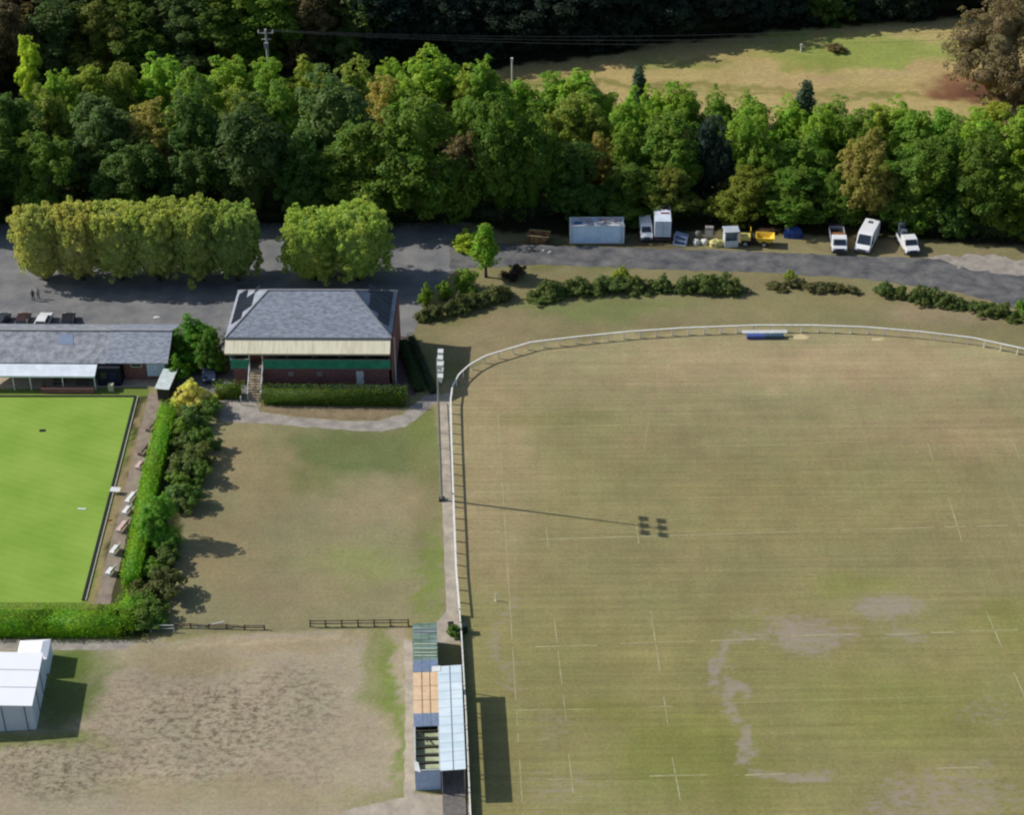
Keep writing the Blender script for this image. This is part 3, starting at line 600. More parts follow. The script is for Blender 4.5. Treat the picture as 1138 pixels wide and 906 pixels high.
hedge('clipped_hedge', 'short clipped hedge left of the pavilion steps', [P(241, 441), P(268, 441)], 1.6, 2.0, (.11, .165, .028), .2, 46, .12, seed=4)
hedge('clipped_hedge', 'thin dull hedge on a slant beside the pavilion', [P(457, 378), P(482, 438)], .9, .9, (.06, .085, .04), .18, 46, .1, seed=5)
hedge('clipped_hedge', 'dark hedge just right of the brick paving', [P(447, 384), P(466, 436)], 1.4, 1.2, (.045, .08, .025), .18, 40, .1, seed=8)
hg = [('bushy hedgerow right of the car park, left of the soil gap', [(466, 358), (500, 348), (540, 338), (570, 330)], 2.6, 1.9, (.075, .088, .03), 11), ('leafy hedgerow between soil gap and the grass gap', [(592, 332), (640, 326), (700, 322), (760, 323), (828, 324)], 3.0, 1.8, (.075, .10, .03), 12),
      ('low brown green hedgerow behind the blue pads', [(855, 319), (900, 322), (946, 324)], 2.0, 1.2, (.085, .085, .035), 13), ('hedgerow of mixed bushes at the right edge', [(974, 326), (1020, 334), (1060, 340), (1105, 350), (1150, 362)], 2.4, 1.6, (.07, .095, .028), 14)]
def bushy_row(label, pts, w, h, colour, sd):
    r = np.random.default_rng(sd); pts = [Vector(p) for p in pts]; o = pts[0].copy(); parts = []; st = MB()
    for a, b in zip(pts[:-1], pts[1:]):
        n = max(2, int((b-a).length/.75))
        for k in range(n):
            p = a.lerp(b, (k+r.random())/n)-o; me = CROWN_BUSH[r.integers(4)]
            v = np.empty(len(me.vertices)*3, dtype=np.float32); me.vertices.foreach_get('co', v); v = v.reshape(-1, 3).astype(float)
            f = np.empty(len(me.loops), dtype=np.int32); me.loops.foreach_get('vertex_index', f)
            an = r.random()*6.28; sc = r.uniform(.4, 1.15)*w/3.; sz = r.uniform(.35, 1.15)*h/2.4
            q = np.stack([(v[:, 0]*math.cos(an)-v[:, 1]*math.sin(an))*sc, (v[:, 0]*math.sin(an)+v[:, 1]*math.cos(an))*sc, v[:, 2]*sz], 1)
            q += np.array([p.x+r.normal()*.3, p.y+r.normal()*.45, 0]); parts.append((q, f.reshape(-1, 4)))
            if k == 0: st.tube([p, p+Vector((0, 0, h*.5))], [.05, .03], 5)
    V, Fq = join(parts); root = thing('hedgerow', label, 'hedgerow', o, 0, 'hedgerows along the track')
    me = arrays_mesh('hedgerow_leaves', V, Fq); me.materials.append(FOL); c = link('foliage', me, None, root); c.color = (*colour, 1)
    st.build('stem', BARK, root)
for lab, px, w, h, c, sd in hg: bushy_row(lab, [P(*q) for q in px], w*1.15, h*1.25, tuple(2.0*v for v in c), sd)
# bushes: centre x, foot y, width m, height m, colour, label
bushes = [(206, 452, 3.9, 3.2, (.44, .42, .12), 'round pale yellow bush by the white shelter'), (197, 424, 4.0, 3.8, (.085, .19, .02), 'bright green bush at the corner of the clubhouse'), (232, 410, 5.0, 4.0, (.06, .12, .02), 'dark green bush between clubhouse and pavilion'),
          (208, 476, 3.2, 2.4, 'grey green', 'grey green shrub right below the yellow bush'), (228, 462, 2.6, 2., 'dark green', 'dark shrub left of the pavilion gravel'), (203, 500, 3.0, 2.2, 'olive green', 'brownish olive shrub beside the upper hedge'), (222, 498, 2.8, 2.6, 'dark green', 'dark green shrub at the edge of the upper lawn'),
          (200, 530, 3.6, 2.6, 'olive green', 'olive shrub halfway down the hedge border'), (214, 536, 2.8, 2.4, 'dark green', 'dark shrub on the lawn side, halfway down the border'), (194, 562, 3.4, 2.6, 'grey green', 'grey green shrub just above the round tree'), (206, 562, 2.6, 2.4, 'dark green', 'dark shrub behind the round tree'),
          (196, 484, 3.0, 2.0, 'mid green', 'green shrub wedged between hedge and brownish olive shrub'), (214, 516, 3.0, 2.4, 'olive green', 'olive shrub between the two dark lawn side shrubs'), (196, 546, 2.6, 2.2, 'mid green', 'mid green shrub tight against the hedge, above the round tree'), (176, 630, 2.8, 2.0, 'olive green', 'olive tuft between round tree and bottom bush'), (180, 618, 2.6, 1.8, 'dark green', 'low dark shrub just below the round tree'), (164, 640, 2.4, 2., 'mid green', 'green shrub against the lower end of the hedge'), (173, 662, 4.4, 3.0, (.09, .10, .03), 'dull olive bush at the bottom of the border'), (155, 690, 4.0, 2.0, 'dark green', 'dark leafy bush at the corner of the bottom hedge'),
          (520, 276, 4.5, 2.6, 'lime green', 'lime bush at the end of the car park'), (518, 322, 3.6, 3.2, 'mid green', 'green bush left of the pointed young tree'), (474, 340, 2.6, 3.6, 'mid green', 'tall green bush at the corner of the car park'), (494, 334, 2.4, 3.0, 'mid green', 'green bush behind the left hedgerow'), (572, 308, 4.0, 1.8, (.06, .05, .03), 'dark brown bush above the soil gap'),
          (690, 312, 3.2, 2.2, 'yellow green', 'light green bush above the long hedgerow'), (878, 312, 2.2, 1.8, 'yellow green', 'yellow green bush on the low hedgerow'), (505, 706, 1.9, 1.4, 'dark green', 'dark green bush by the bins at the stand'), (1134, 352, 3.0, 2.6, 'mid green', 'green bush on the hedgerow at the right edge')]
for x, y, w, h, c, lab in bushes:
    if x < 235 and 444 < y < 695: x += 7; w *= 1.35; h *= 1.15
    plant('bush', lab, 'bush', P(x, y), w, h, CROWN_BUSH, (.135, .18, .045) if c == 'olive green' else c if isinstance(c, str) else tuple(1.4*v for v in c), trunk=BTRUNK, part='foliage', stem='stem', jit=.05)
plant('garden_tree', 'round green tree casting a shadow on the lawn', 'tree', P(179, 604), 4.8, height(179, 604, 552), CROWN[:3], (.17, .34, .05))
plant('garden_tree', 'leafy green tree beside the clubhouse roof', 'tree', P(216, 402), 6.4, height(216, 402, 352), CROWN[:4], (.12, .25, .03))
plant('garden_tree', 'dark leafy tree leaning to the pavilion fascia', 'tree', P(238, 412), 4.2, height(238, 412, 366), CROWN[:4], (.10, .21, .03))
plant('young_tree', 'pointed light green young tree at the car park corner', 'tree', P(540, 308), 4.2, height(540, 308, 249), CROWN_CONE, (.20, .36, .04))

# ------------------------------------------------------------------ pavilion
SLATE = mat('slate_roof', lin(150, 156, 166), .7, c2=lin(112, 118, 130), scale=1.4, detail=10, stretch=(1, 2.6, 1), lo=.4, hi=.62)
SLATE2 = mat('worn_slate', lin(158, 160, 165), .75, c2=lin(112, 115, 124), scale=1.1, detail=10, lo=.38, hi=.64)
SOLAR = mat('solar_glass', (.012, .016, .028), .25, c2=(.018, .022, .036), scale=.5)
CREAM = mat('stained_cream_boards', lin(226, 218, 190), .7, c2=lin(186, 176, 146), scale=1., detail=7, stretch=(2.6, .25, .25), lo=.45, hi=.75)
GREEN = mat('green_panel', lin(66, 160, 122), .55, c2=lin(50, 130, 100), scale=.8)
a = P(250, 375, 7.4); b = P(435, 375.5, 7.4); c = P(260, 323, 7.4)
PW = b.x-a.x; PD = c.y-a.y
pav = thing('pavilion', 'brick pavilion with grey hipped slate roof, cream fascia and green balcony front', 'pavilion', (a.x, a.y, 0), math.atan2(b.y-a.y, b.x-a.x))
m = MB(); e = .55                                        # body stands back from the eaves; balcony along the front
m.box(e, 1.8, 0, PW-e+.35, PD-.3, 6.6); m.build('wall', BRICK, pav)
m = MB(); m.box(e, .45, 0, PW-e, 1.8, 2.45); m.build('base_wall', BRICK, pav)
m = MB(); m.box(PW-.2, .3, 0, PW+.15, PD-.3, 7.2); m.build('end_wall', BRICK, pav)
m = MB(); m.box(.3, .2, 2.45, PW-.25, 1.8, 2.62); m.build('balcony_floor', mat('balcony_concrete', lin(120, 112, 104)), pav)
def rp(x, y, z): return Vector((x, y, z))
ze = 7.4; zr = ze+3.55; xl = PW*.235; xr = PW*.755; ym = PD*.5
roof = MB(); roof.add([rp(0, 0, ze), rp(PW, 0, ze), rp(PW, PD, ze), rp(0, PD, ze), rp(xl, ym, zr), rp(xr, ym, zr), rp(.1, .1, ze-.14), rp(PW-.1, .1, ze-.14), rp(PW-.1, PD-.1, ze-.14), rp(.1, PD-.1, ze-.14)],
                       [(0, 1, 5, 4), (1, 2, 5), (2, 3, 4, 5), (3, 0, 4), (6, 7, 1, 0), (7, 8, 2, 1), (8, 9, 3, 2), (9, 6, 0, 3), (9, 8, 7, 6)])
ro = roof.build('roof', SLATE, pav)
m = MB()
for p, q in ((rp(0, 0, ze), rp(xl, ym, zr)), (rp(PW, 0, ze), rp(xr, ym, zr)), (rp(xl, ym, zr), rp(xr, ym, zr)), (rp(0, PD, ze), rp(xl, ym, zr)), (rp(PW, PD, ze), rp(xr, ym, zr))):
    m.bar(p+Vector((0, 0, .03)), q+Vector((0, 0, .03)), .22, .1)
m.build('ridge_tile', mat('ridge_tiles', lin(150, 150, 152), .8), ro)
def solar(side, spans):
    """panel rows on the hip end: rectangles in (along eave, up the slope) coordinates"""
    if side < 0: o = rp(0, 0, ze); u_ = rp(0, PD, ze)-o; v_ = rp(xl, 0, zr-ze)
    else: o = rp(PW, 0, ze); u_ = rp(0, PD, 0); v_ = rp(xr-PW, 0, zr-ze)
    n = u_.normalized().cross(v_.normalized()); n = n if n.z > 0 else -n
    for t0, t1, s0, s1 in spans:
        q = [o+u_*t0+v_*s0, o+u_*t1+v_*s0, o+u_*t1+v_*s1, o+u_*t0+v_*s1]
        if side > 0: pass
        mm_ = MB(); mm_.hexa([p+n*.03 for p in q]+[p+n*.1 for p in q]); o2 = mm_.build('solar_panel', SOLAR, pav)
        fr = MB()
        for k in range(1, 3):
            tt = t0+(t1-t0)*k/3; fr.bar(o+u_*tt+v_*s0+n*.11, o+u_*tt+v_*s1+n*.11, .05, .03)
        fr.build('panel_joint', BLACK, o2)
solar(-1, [(.22, .50, .10, .36), (.36, .64, .36, .60), (.50, .86, .10, .36), (.64, .74, .60, .74)])
solar(1, [(.20, .50, .10, .36), (.34, .64, .36, .60), (.50, .90, .10, .36), (.64, .80, .36, .66)])
m = MB(); m.hexa([(.05, -1.75, 6.02), (PW-.12, -1.75, 6.02), (PW-.12, -.02, 7.16), (.05, -.02, 7.16), (.05, -1.78, 6.1), (PW-.12, -1.78, 6.1), (PW-.12, -.02, 7.25), (.05, -.02, 7.25)]); fa = m.build('canopy', CREAM, pav)
m = MB(); m.box(.05, -1.86, 5.9, PW-.12, -1.79, 6.12); m.build('canopy_edge', mat('cream_edge', lin(200, 190, 160), .7), fa)
m = MB(); m.box(0, -.2, 7.22, PW, -.03, 7.33); m.build('gutter', mat('grey_gutter', lin(96, 98, 104), .5), pav)
sx0, sx1 = 2.75, 4.45                                    # stair opening
for x0, x1 in ((.35, sx0), (sx1, PW-.3)):
    m = MB(); m.box(x0, .22, 2.62, x1, .30, 3.85); bp = m.build('balcony_panel', GREEN, pav)
    m = MB(); m.bar((x0, .26, 3.93), (x1, .26, 3.93), .1, .08); m.build('handrail', mat('pale_rail', lin(150, 170, 155), .6), bp)
m = MB(); m.box(.36, .3, 2.62, .44, 1.8, 5.3); m.build('side_screen', mat('turquoise_panel', lin(60, 160, 125), .5), pav)
for x in (.4, sx0, sx1, 7.6, 11., 14.4, 17.8, PW-.35):
    m = MB(); m.box(x-.06, .31, 2.62, x+.06, .43, 5.34); m.build('post', WHITE if x in (sx0, sx1) else mat('brown_post', lin(110, 92, 80), .7), pav)
for x0, x1 in ((.8, 2.6), (4.9, 7.3), (7.9, 10.7), (11.3, 14.1), (14.7, 17.5), (18.1, PW-1.1)):
    m = MB(); m.box(x0, 1.72, 3.3, x1, 1.79, 5.1); w_ = m.build('window', mat('window_frame_brown', lin(120, 96, 86)), pav)
    m = MB(); m.box(x0+.1, 1.68, 3.4, x1-.1, 1.715, 5.0); m.build('pane', GLASS, w_)
m = MB(); m.box(3.0, 1.7, 2.62, 4.2, 1.79, 4.8); m.build('door', mat('brown_door', lin(120, 70, 58)), pav)
for x in (7.6, 11.3):
    m = MB(); m.box(x, .38, 1.3, x+.7, .45, 2.); m.build('vent', mat('dull_metal', lin(150, 142, 138)), pav)
m = MB(); m.box(16.4, .36, 0.05, 17.35, .45, 2.1); dr = m.build('door', WHITE, pav); dr['label'] = 'white ground floor door'
m = MB(); m.box(17.2, .3, 1.0, 17.27, .36, 1.15); m.build('handle', BLACK, dr)
m = MB(); m.tube([(PW+.3, .4, 0), (PW+.3, .4, 7.2)], .06); m.build('drainpipe', WHITEMETAL, pav)
# the flight of steps, open below, with white handrails
ns = 12; y1s, z1s, y0s = .2, 2.55, -3.3
m = MB()
for k in range(ns):
    y = y1s+(y0s-y1s)*(k+.5)/ns; z = z1s*(1-(k+1)/ns)+.1
    m.box(sx0+.05, y-.16, 0 if k > 8 else z-.25, sx1-.05, y+.13, z)
m.build('steps', mat('step_concrete', lin(190, 172, 146), .85, c2=lin(160, 142, 120)), pav)
for x in (sx0, sx1):
    m = MB(); m.bar((x, y1s, z1s+1.0), (x, y0s, 1.1), .09); m.bar((x, y1s, z1s+.5), (x, y0s, .6), .06)
    for k in range(4):
        t = k/3; y = y1s+(y0s-y1s)*t; m.bar((x, y, 0 if t > .5 else z1s*(1-t)-.2), (x, y, z1s*(1-t)+1.05), .09)
    m.build('stair_rail', WHITE, pav)
m = MB()
for y in (-4.4,): m.bar((sx0-.7, y, 0), (sx0-.7, y, 1.3), .14)
tag(m.build('gate_post', WHITE), 'white post at the foot of the pavilion steps', 'post').matrix_world = pav.matrix_basis

# ------------------------------------------------------------------ clubhouse of the bowling green
WHITEF = mat('white_fascia', lin(226, 232, 238), .5, c2=lin(206, 214, 222), scale=.8)
a = P(186, 404, 3.05); CL = 26.
cb = thing('clubhouse', 'long low bowls clubhouse with grey slate roof and white veranda fascia', 'clubhouse', (a.x, a.y, 0), R(-1.5))   # local x runs to the left as negative
D_ = 9.7; zb = 3.05; zr2 = zb+1.95; js = -8.0
for nm, x0, x1, mt, lift in (('roof', -CL, js, SLATE2, 0), ('roof', js+.01, .05, SLATE, .05)):
    m = MB(); y0, y1 = -.05, D_
    m.prismx([(y0, zb+lift), (D_/2, zr2+lift), (y1, zb+lift), (y1, zb-.14+lift), (D_/2, zr2-.16+lift), (y0, zb-.14+lift)], x0, x1)
    r_ = m.build(nm, mt, cb)
    if nm == 'roof' and lift: r_['label'] = 'darker cleaner slate roof at the right end'
    m = MB(); m.bar((x0+.05, D_/2, zr2+.06+lift), (x1-.05, D_/2, zr2+.06+lift), .3, .12); m.build('ridge_tile', mat('ridge_tiles', (.3, .3, .3)), r_)
pa = mat('blue_grey_patch', lin(126, 142, 166), .7, c2=lin(116, 130, 150), scale=1.5)
sl = (zr2-zb)/(D_/2)
m = MB(); m.slab((-14.8, 2.7, zb+sl*2.75+.03), (-12.6, 2.7, zb+sl*2.75+.03), (-12.9, 4.2, zb+sl*4.25+.03), (-14.6, 4.2, zb+sl*4.25+.03), .03); m.build('slate_patch', pa, cb)
for x0, w_, y0, y1 in ((-12.3, 1.9, .5, 1.6), (-9.7, .7, .5, 2.2)):
    m = MB(); m.slab((x0, y0, zb+sl*(y0+.05)+.02), (x0+w_*.6, y0, zb+sl*(y0+.05)+.02), (x0+w_+.5, y1, zb+sl*(y1+.05)+.02), (x0+w_*.5+.5, y1, zb+sl*(y1+.05)+.02), .02); m.build('slate_patch', mat('pale_lichen_slate', lin(160, 164, 168), .8), cb)
m = MB(); m.box(-CL, 1.9, 0, -9.4, D_-.4, 2.88); m.build('wall', mat('rendered_wall', lin(150, 148, 140), .85), cb)
m = MB(); m.box(-9.4, 3.2, 0, -6.0, D_-.4, 2.85); m.build('recess_wall', mat('dark_wall', lin(44, 46, 56), .9), cb)
m = MB(); m.box(-9.2, -.7, 0, -6.15, 3.19, 2.7); sto = m.build('store', mat('black_boards', lin(34, 36, 48), .8, c2=lin(22, 24, 34)), cb); m = MB(); m.box(-7.6, -.78, .05, -6.6, -.703, 2.1); m.build('door', mat('navy_door', lin(28, 30, 70), .6), sto); m = MB(); m.box(-8.7, -.76, 1., -7.9, -.703, 2.0); m.build('window', GLASS, sto)
m = MB(); m.box(-6.0, .9, 0, -.25, D_-.4, 2.85); m.build('end_wall', BRICK, cb)
m = MB(); m.prismx([(.3, 2.86), (D_/2, zr2-.2), (D_-.3, 2.86)], -.35, -.2); m.build('gable_wall', BRICK, cb)
m = MB(); m.box(-2.9, .55, .75, -.5, .89, 2.75); s_ = m.build('shutter', mat('pale_blue_shutter', lin(196, 214, 236), .5), cb)
m = MB(); m.box(-5.0, .85, 1.9, -3.6, .89, 2.5); w_ = m.build('window', WHITE, cb); m = MB(); m.box(-4.9, .82, 2.0, -3.7, .845, 2.4); m.build('pane', GLASS, w_)
m = MB(); m.hexa([(-CL, -2.0, 2.22), (-9.1, -2.0, 2.22), (-9.1, -.1, 2.82), (-CL, -.1, 2.82), (-CL, -2.0, 2.3), (-9.1, -2.0, 2.3), (-9.1, -.1, 2.9), (-CL, -.1, 2.9)]); aw = m.build('awning', WHITEF, cb)
m = MB(); m.box(-CL, -2.07, 2.08, -9.1, -2.003, 2.32); m.build('awning_edge', WHITEF, aw)
for k, x in enumerate((-22.4, -19.8, -17.6, -13.4, -9.25)):
    m = MB(); m.box(x-.06, -1.9, 0, x+.06, -1.78, 2.25); m.build('post', WHITE, cb)
for k, (x0, x1, mt) in enumerate(((-22., -20.2, GLASS), (-19.6, -17.9, mat('teal_curtain', lin(70, 122, 112))), (-17.2, -15.6, GLASS), (-15.2, -13.6, GLASS), (-13.2, -11.6, GLASS), (-11.2, -9.7, GLASS))):
    m = MB(); m.box(x0-.08, 1.80, .4, x1+.08, 1.89, 2.1); w_ = m.build('window', WHITE, cb); m = MB(); m.box(x0, 1.76, .5, x1, 1.795, 2.); m.build('pane', mt, w_)
m = MB(); m.box(-23.8, 1.8, 0, -22.6, 1.89, 2.05); d_ = m.build('door', mat('blue_door', lin(60, 110, 150)), cb)
m = MB(); m.box(-22.8, 1.75, 1., -22.72, 1.8, 1.15); m.build('handle', GALV, d_)
m = MB(); m.box(-16.2, -2.6, 0, -9.3, -2.3, .75); m.box(-16.2, -2.3, 0, -15.9, -1.2, .75)
pl = tag(m.build('terrace_wall', BRICK), 'low red brown brick wall edging the clubhouse terrace', 'wall'); pl.matrix_world = cb.matrix_basis
m = MB(); m.box(-7.6, -2.1, 0, -6.9, -1.5, 1.); tag(m.build('planter_box', mat('planter_stone', lin(196, 190, 160)), bevel=.03), 'pale square planter at the end of the clubhouse terrace', 'planter').matrix_world = cb.matrix_basis
# furniture in the dark recess and on the terrace
def table_set(x, y, label):
    t = thing('terrace_table', label, 'table', cb.matrix_basis @ Vector((x, y, .012)))
    m = MB(); m.box(-.8, -.4, .7, .8, .4, .76); m.build('table_top', WOOD, t)
    for s in (-1, 1):
        m = MB(); m.box(-.75, s*.7-.14, .42, .75, s*.7+.14, .47); m.build('seat', WOOD, t)
        m = MB(); m.bar((s*.6, -.7, .42), (s*.6, .7, .42), .07); m.bar((s*.6, -.55, 0), (s*.6, -.2, .7), .07); m.bar((s*.6, .55, 0), (s*.6, .2, .7), .07); m.build('leg', WOOD, t)
table_set(-14.2, -.2, 'picnic table under the veranda, behind the brick terrace wall')
table_set(-11.2, -.2, 'picnic table under the veranda, close to the dark recess')
# white shelter at the path head
a = P(182, 446)
sh = thing('shelter', 'narrow white roofed shelter at the head of the bench path', 'shelter', a, R(-8))
m = MB(); m.box(-.75, .05, 0, .75, 3.6, 1.9); m.build('wall', mat('dark_shed_boards', lin(60, 58, 54), .9), sh)
m = MB(); m.hexa([(-.95, -.2, 1.9), (.95, -.2, 1.9), (.95, 3.9, 2.35), (-.95, 3.9, 2.35), (-.95, -.2, 1.98), (.95, -.2, 1.98), (.95, 3.9, 2.43), (-.95, 3.9, 2.43)]); m.build('roof', mat('pale_grey_sheet', lin(206, 214, 212), .5, c2=lin(176, 186, 182)), sh)

# benches and bits on the path beside the green
def bench(px, py, label, m_seat, L_=1.7, rz=R(-17)):
    t = thing('garden_bench', label, 'bench', P(px, py)+Vector((0, 0, .008)), R(90)+rz+R(0), 'benches along the hedge path')
    m = MB(); m.box(-L_/2, -.32, .42, L_/2, .3, .5); m.build('seat', m_seat, t, bevel=.02)
    m = MB(); m.hexa([(-L_/2, -.38, .5), (L_/2, -.38, .5), (L_/2, -.3, .5), (-L_/2, -.3, .5), (-L_/2, -.5, .95), (L_/2, -.5, .95), (L_/2, -.42, .95), (-L_/2, -.42, .95)]); m.build('backrest', m_seat, t)
    for s in (-1, 1):
        m = MB(); m.box(s*(L_/2-.12)-.04, -.3, 0, s*(L_/2-.12)+.04, .26, .42); m.build('leg', m_seat, t)
PINK = mat('pinkish_wood', lin(206, 180, 172), .6); LB = mat('lichened_wood', lin(130, 112, 100), .8)
for x, y, lab, mt, L_ in ((167, 477, 'dark brown bench, nearest the white shelter', LB, 1.6), (158.5, 503, 'brown bench, second down from the white shelter', LB, 1.8), (155, 520, 'pale pinkish bench above the white ones', PINK, 1.3), (145.5, 556, 'white bench level with the white board', WHITE, 2.0),
                          (141, 570, 'bright white bench just below the white board', WHITE, 1.4), (136, 588, 'long pinkish white bench in the middle of the lower path', PINK, 2.0), (127.5, 614, 'white bench, second from the bottom of the path', WHITE, 1.5), (122.5, 638, 'small white bench, lowest on the path', WHITE, 1.2)):
    bench(x, y, lab, mt, L_)
t = thing('score_board', 'flat white board standing at the edge of the green', 'board', P(128.5, 549), R(-8))
m = MB(); m.hexa([(-.6, -.25, .45), (.6, -.25, .45), (.6, .45, .6), (-.6, .45, .6), (-.6, -.25, .51), (.6, -.25, .51), (.6, .45, .66), (-.6, .45, .66)]); m.build('panel', WHITE, t)
for s in (-1, 1): m = MB(); m.box(s*.5-.04, 0, 0, s*.5+.04, .08, .5); m.build('leg', GALV, t)
m = MB(); m.box(-.5, -.12, 0, .5, .12, .05); o = tag(m.build('bowls_mat', WHITE, None, P(91, 566)+Vector((0, 0, .013)), R(-4)), 'thin white mat lying on the bowling green', 'mat')
m = MB(); m.box(-.35, -.2, 0, .35, .2, .12); o = tag(m.build('rubber_mat', BLACK, None, P(47, 479)+Vector((0, 0, .013)), R(5), bevel=.03), 'small dark mat near the top of the bowling green', 'mat')
m = MB(); m.tube([(0, 0, 0), (0, 0, .7)], .03); m.box(-.02, 0, .45, .4, .03, .7); tag(m.build('marker_flag', mat('orange_cloth', (.5, .16, .04)), None, P(121, 583)), 'tiny orange marker beside the ditch of the green', 'flag')

def pvc():
    m = mat('white_pvc', (.90, .90, .90), .4, c2=(.87, .88, .88), scale=.5); nt = m.node_tree; b = nt.nodes['Principled BSDF']
    t = nt.nodes.new('ShaderNodeBsdfTranslucent'); t.inputs['Color'].default_value = (.78, .90, 1., 1); x = nt.nodes.new('ShaderNodeMixShader'); x.inputs[0].default_value = .58
    nt.links.new(b.outputs[0], x.inputs[1]); nt.links.new(t.outputs[0], x.inputs[2]); nt.links.new(x.outputs[0], nt.nodes['Material Output'].inputs['Surface']); return m
# ------------------------------------------------------------------ marquee and small tent
TENT = pvc(); TROOF = mat('bright_white_pvc', (.93, .93, .93), .4, c2=(.90, .90, .91), scale=.5); SEAM = mat('grey_seam', lin(200, 204, 210), .6)
fr_ = P(35, 785, 3.3); bk = P(47, 727, 3.3); ax = (bk-fr_); ang = math.atan2(ax.y, ax.x)-math.pi/2; TL = ax.length; TW = 12.
mq = thing('marquee', 'large white marquee with pale blue walls and dark seams', 'marquee', (fr_.x, fr_.y, 0), ang)   # local x negative to the left, y away
m = MB(); m.prism([(.08, 3.30), (.08, 3.38), (-TW/2, 3.95), (-TW-.08, 3.38), (-TW-.08, 3.30), (-TW/2, 3.87)], -.08, TL+.08); tr = m.build('roof', TROOF, mq)
m = MB()
for k in range(1, 3): m.bar((.02, TL*k/3, 3.40), (-TW/2, TL*k/3, 3.97), .07, .05)
m.build('seam', SEAM, tr)
m = MB(); m.box(-.05, 0.05, .1, .02, TL-.05, 3.3); m.build('side_wall', TENT, mq)
m = MB(); m.box(-TW, 0.05, .1, -TW+.05, TL-.05, 3.3); m.build('side_wall', TENT, mq)
m = MB(); m.prism([(0, .1), (0, 3.3), (-TW/2, 3.86), (-TW, 3.3), (-TW, .1)], 0, .05); gw = m.build('gable_wall', TENT, mq)
m = MB(); m.prism([(0, .1), (0, 3.3), (-TW/2, 3.86), (-TW, 3.3), (-TW, .1)], TL-.05, TL); m.build('gable_wall', TENT, mq)
DK = mat('navy_webbing', lin(50, 66, 96), .7)
for x in (-.75, -3.0, -5.2, -7.5):
    m = MB(); m.bar((x, -.03, .12), (x-.0, -.03, 3.4), .1, .05); m.build('door_strap', DK, gw)
m = MB()
for k in range(1, 3): m.bar((.05, TL*k/3, .12), (.05, TL*k/3, 3.2), .1, .05)
m.build('wall_strap', DK, mq)
b_ = P(40, 748); gz = thing('gazebo', 'small white pitched tent tucked behind the marquee', 'tent', P(41, 748)+Vector((-.3, 1.2, 0)), ang)
m = MB(); m.hexa([(-1.6, -1.6, 2.1), (1.6, -1.6, 2.1), (1.6, 1.6, 2.1), (-1.6, 1.6, 2.1), (-.9, -.9, 2.45), (.9, -.9, 2.45), (.9, .9, 2.45), (-.9, .9, 2.45)]); m.build('canopy', TROOF, gz)
m = MB(); m.box(1.5, -1.5, .05, 1.55, 1.5, 2.1); m.box(-1.55, -1.5, .05, -1.5, 1.5, 2.1); m.box(-1.5, -1.55, .05, 1.5, -1.5, 2.1); m.box(-1.5, 1.5, .05, 1.5, 1.55, 2.1); m.build('wall', TENT, gz)

# ------------------------------------------------------------------ grandstand by the pitch
A = P(459, 694, 2.6); B = P(461, 857.5, 2.6); C_ = P(487, 694, 2.6)
sdv = (A-B); SL = sdv.length; ang = math.atan2(sdv.y, sdv.x)-math.pi/2
st = thing('changing_block', 'long narrow block with a patched roof of slate, boards and open rafters', 'building', (B.x, B.y, 0), ang)   # local y away, x to the right
SW = 2.45; SHT = 2.6
SB = mat('slate_blue_sheet', lin(124, 138, 162), .6, c2=lin(104, 118, 140), scale=1.2); OSB = mat('orange_boards', lin(222, 194, 160), .8, c2=lin(206, 172, 134), scale=1.5, detail=7)
VERD = mat('verdigris_sheet', lin(128, 148, 142), .6, c2=lin(92, 112, 92), scale=.7, detail=8, stretch=(.6, 2.6, 1)); PALEG = mat('pale_green_board', lin(176, 182, 150), .8, c2=lin(150, 158, 120), scale=1.2)
m = MB(); m.box(0, 0, 0, SW, .12, SHT-.05); m.build('front_wall', mat('pale_slate_boards', lin(176, 194, 222), .6, c2=lin(156, 174, 204)), st)
m = MB(); m.box(0, .12, 0, .12, SL, SHT-.05); m.box(SW-.12, .12, 0, SW, SL, SHT-.05); m.box(.12, SL-.12, 0, SW-.12, SL, SHT-.05); m.build('side_wall', mat('pale_block_wall', lin(172, 176, 176)), st)
m = MB(); m.box(.12, .12, 0, SW-.12, SL-.12, .06); m.build('floor', PALEG, st)
f = lambda y: SL*(857.5-y)/(857.5-694)
def yy(py): q = P(460, py, 2.6); return (q-Vector((B.x, B.y, 2.6))).dot(Vector((-math.sin(ang), math.cos(ang), 0)))
for lo_, hi_, mt, lab in ((794, 808.5, SB, 'slate blue roof sheet below the orange boards'), (735, 748, SB, 'slate blue roof sheet above the orange boards'), (748.3, 763.5, OSB, 'orange board, upper'), (764, 779, OSB, 'orange board, middle'), (779.5, 794, OSB, 'orange board, lower'), (693.5, 712, VERD, 'blue green weathered roof sheet at the far end'), (712.4, 735, VERD, 'streaked green roof sheet')):
    y1_, y0_ = yy(lo_), yy(hi_); m = MB(); m.box(-.06, y0_, SHT-.04, SW+.06, y1_, SHT+.05); o = m.build('roof_sheet', mt, st); o['label'] = lab
    m = MB()
    for k in range(1, 3): m.box(SW*k/3-.03, y0_+.02, SHT+.05, SW*k/3+.03, y1_-.02, SHT+.075)
    m.build('lap_joint', mt if mt != OSB else WOOD, o)
for y in (700, 703.5, 717, 722, 726.5, 730):
    m = MB(); m.bar((.05, yy(y), SHT+.1), (SW-.05, yy(y+1.2), SHT+.1), .16, .06); m.build('fallen_batten', mat('grey_green_batten', lin(176, 186, 160), .8) if y > 710 else GALV, st)
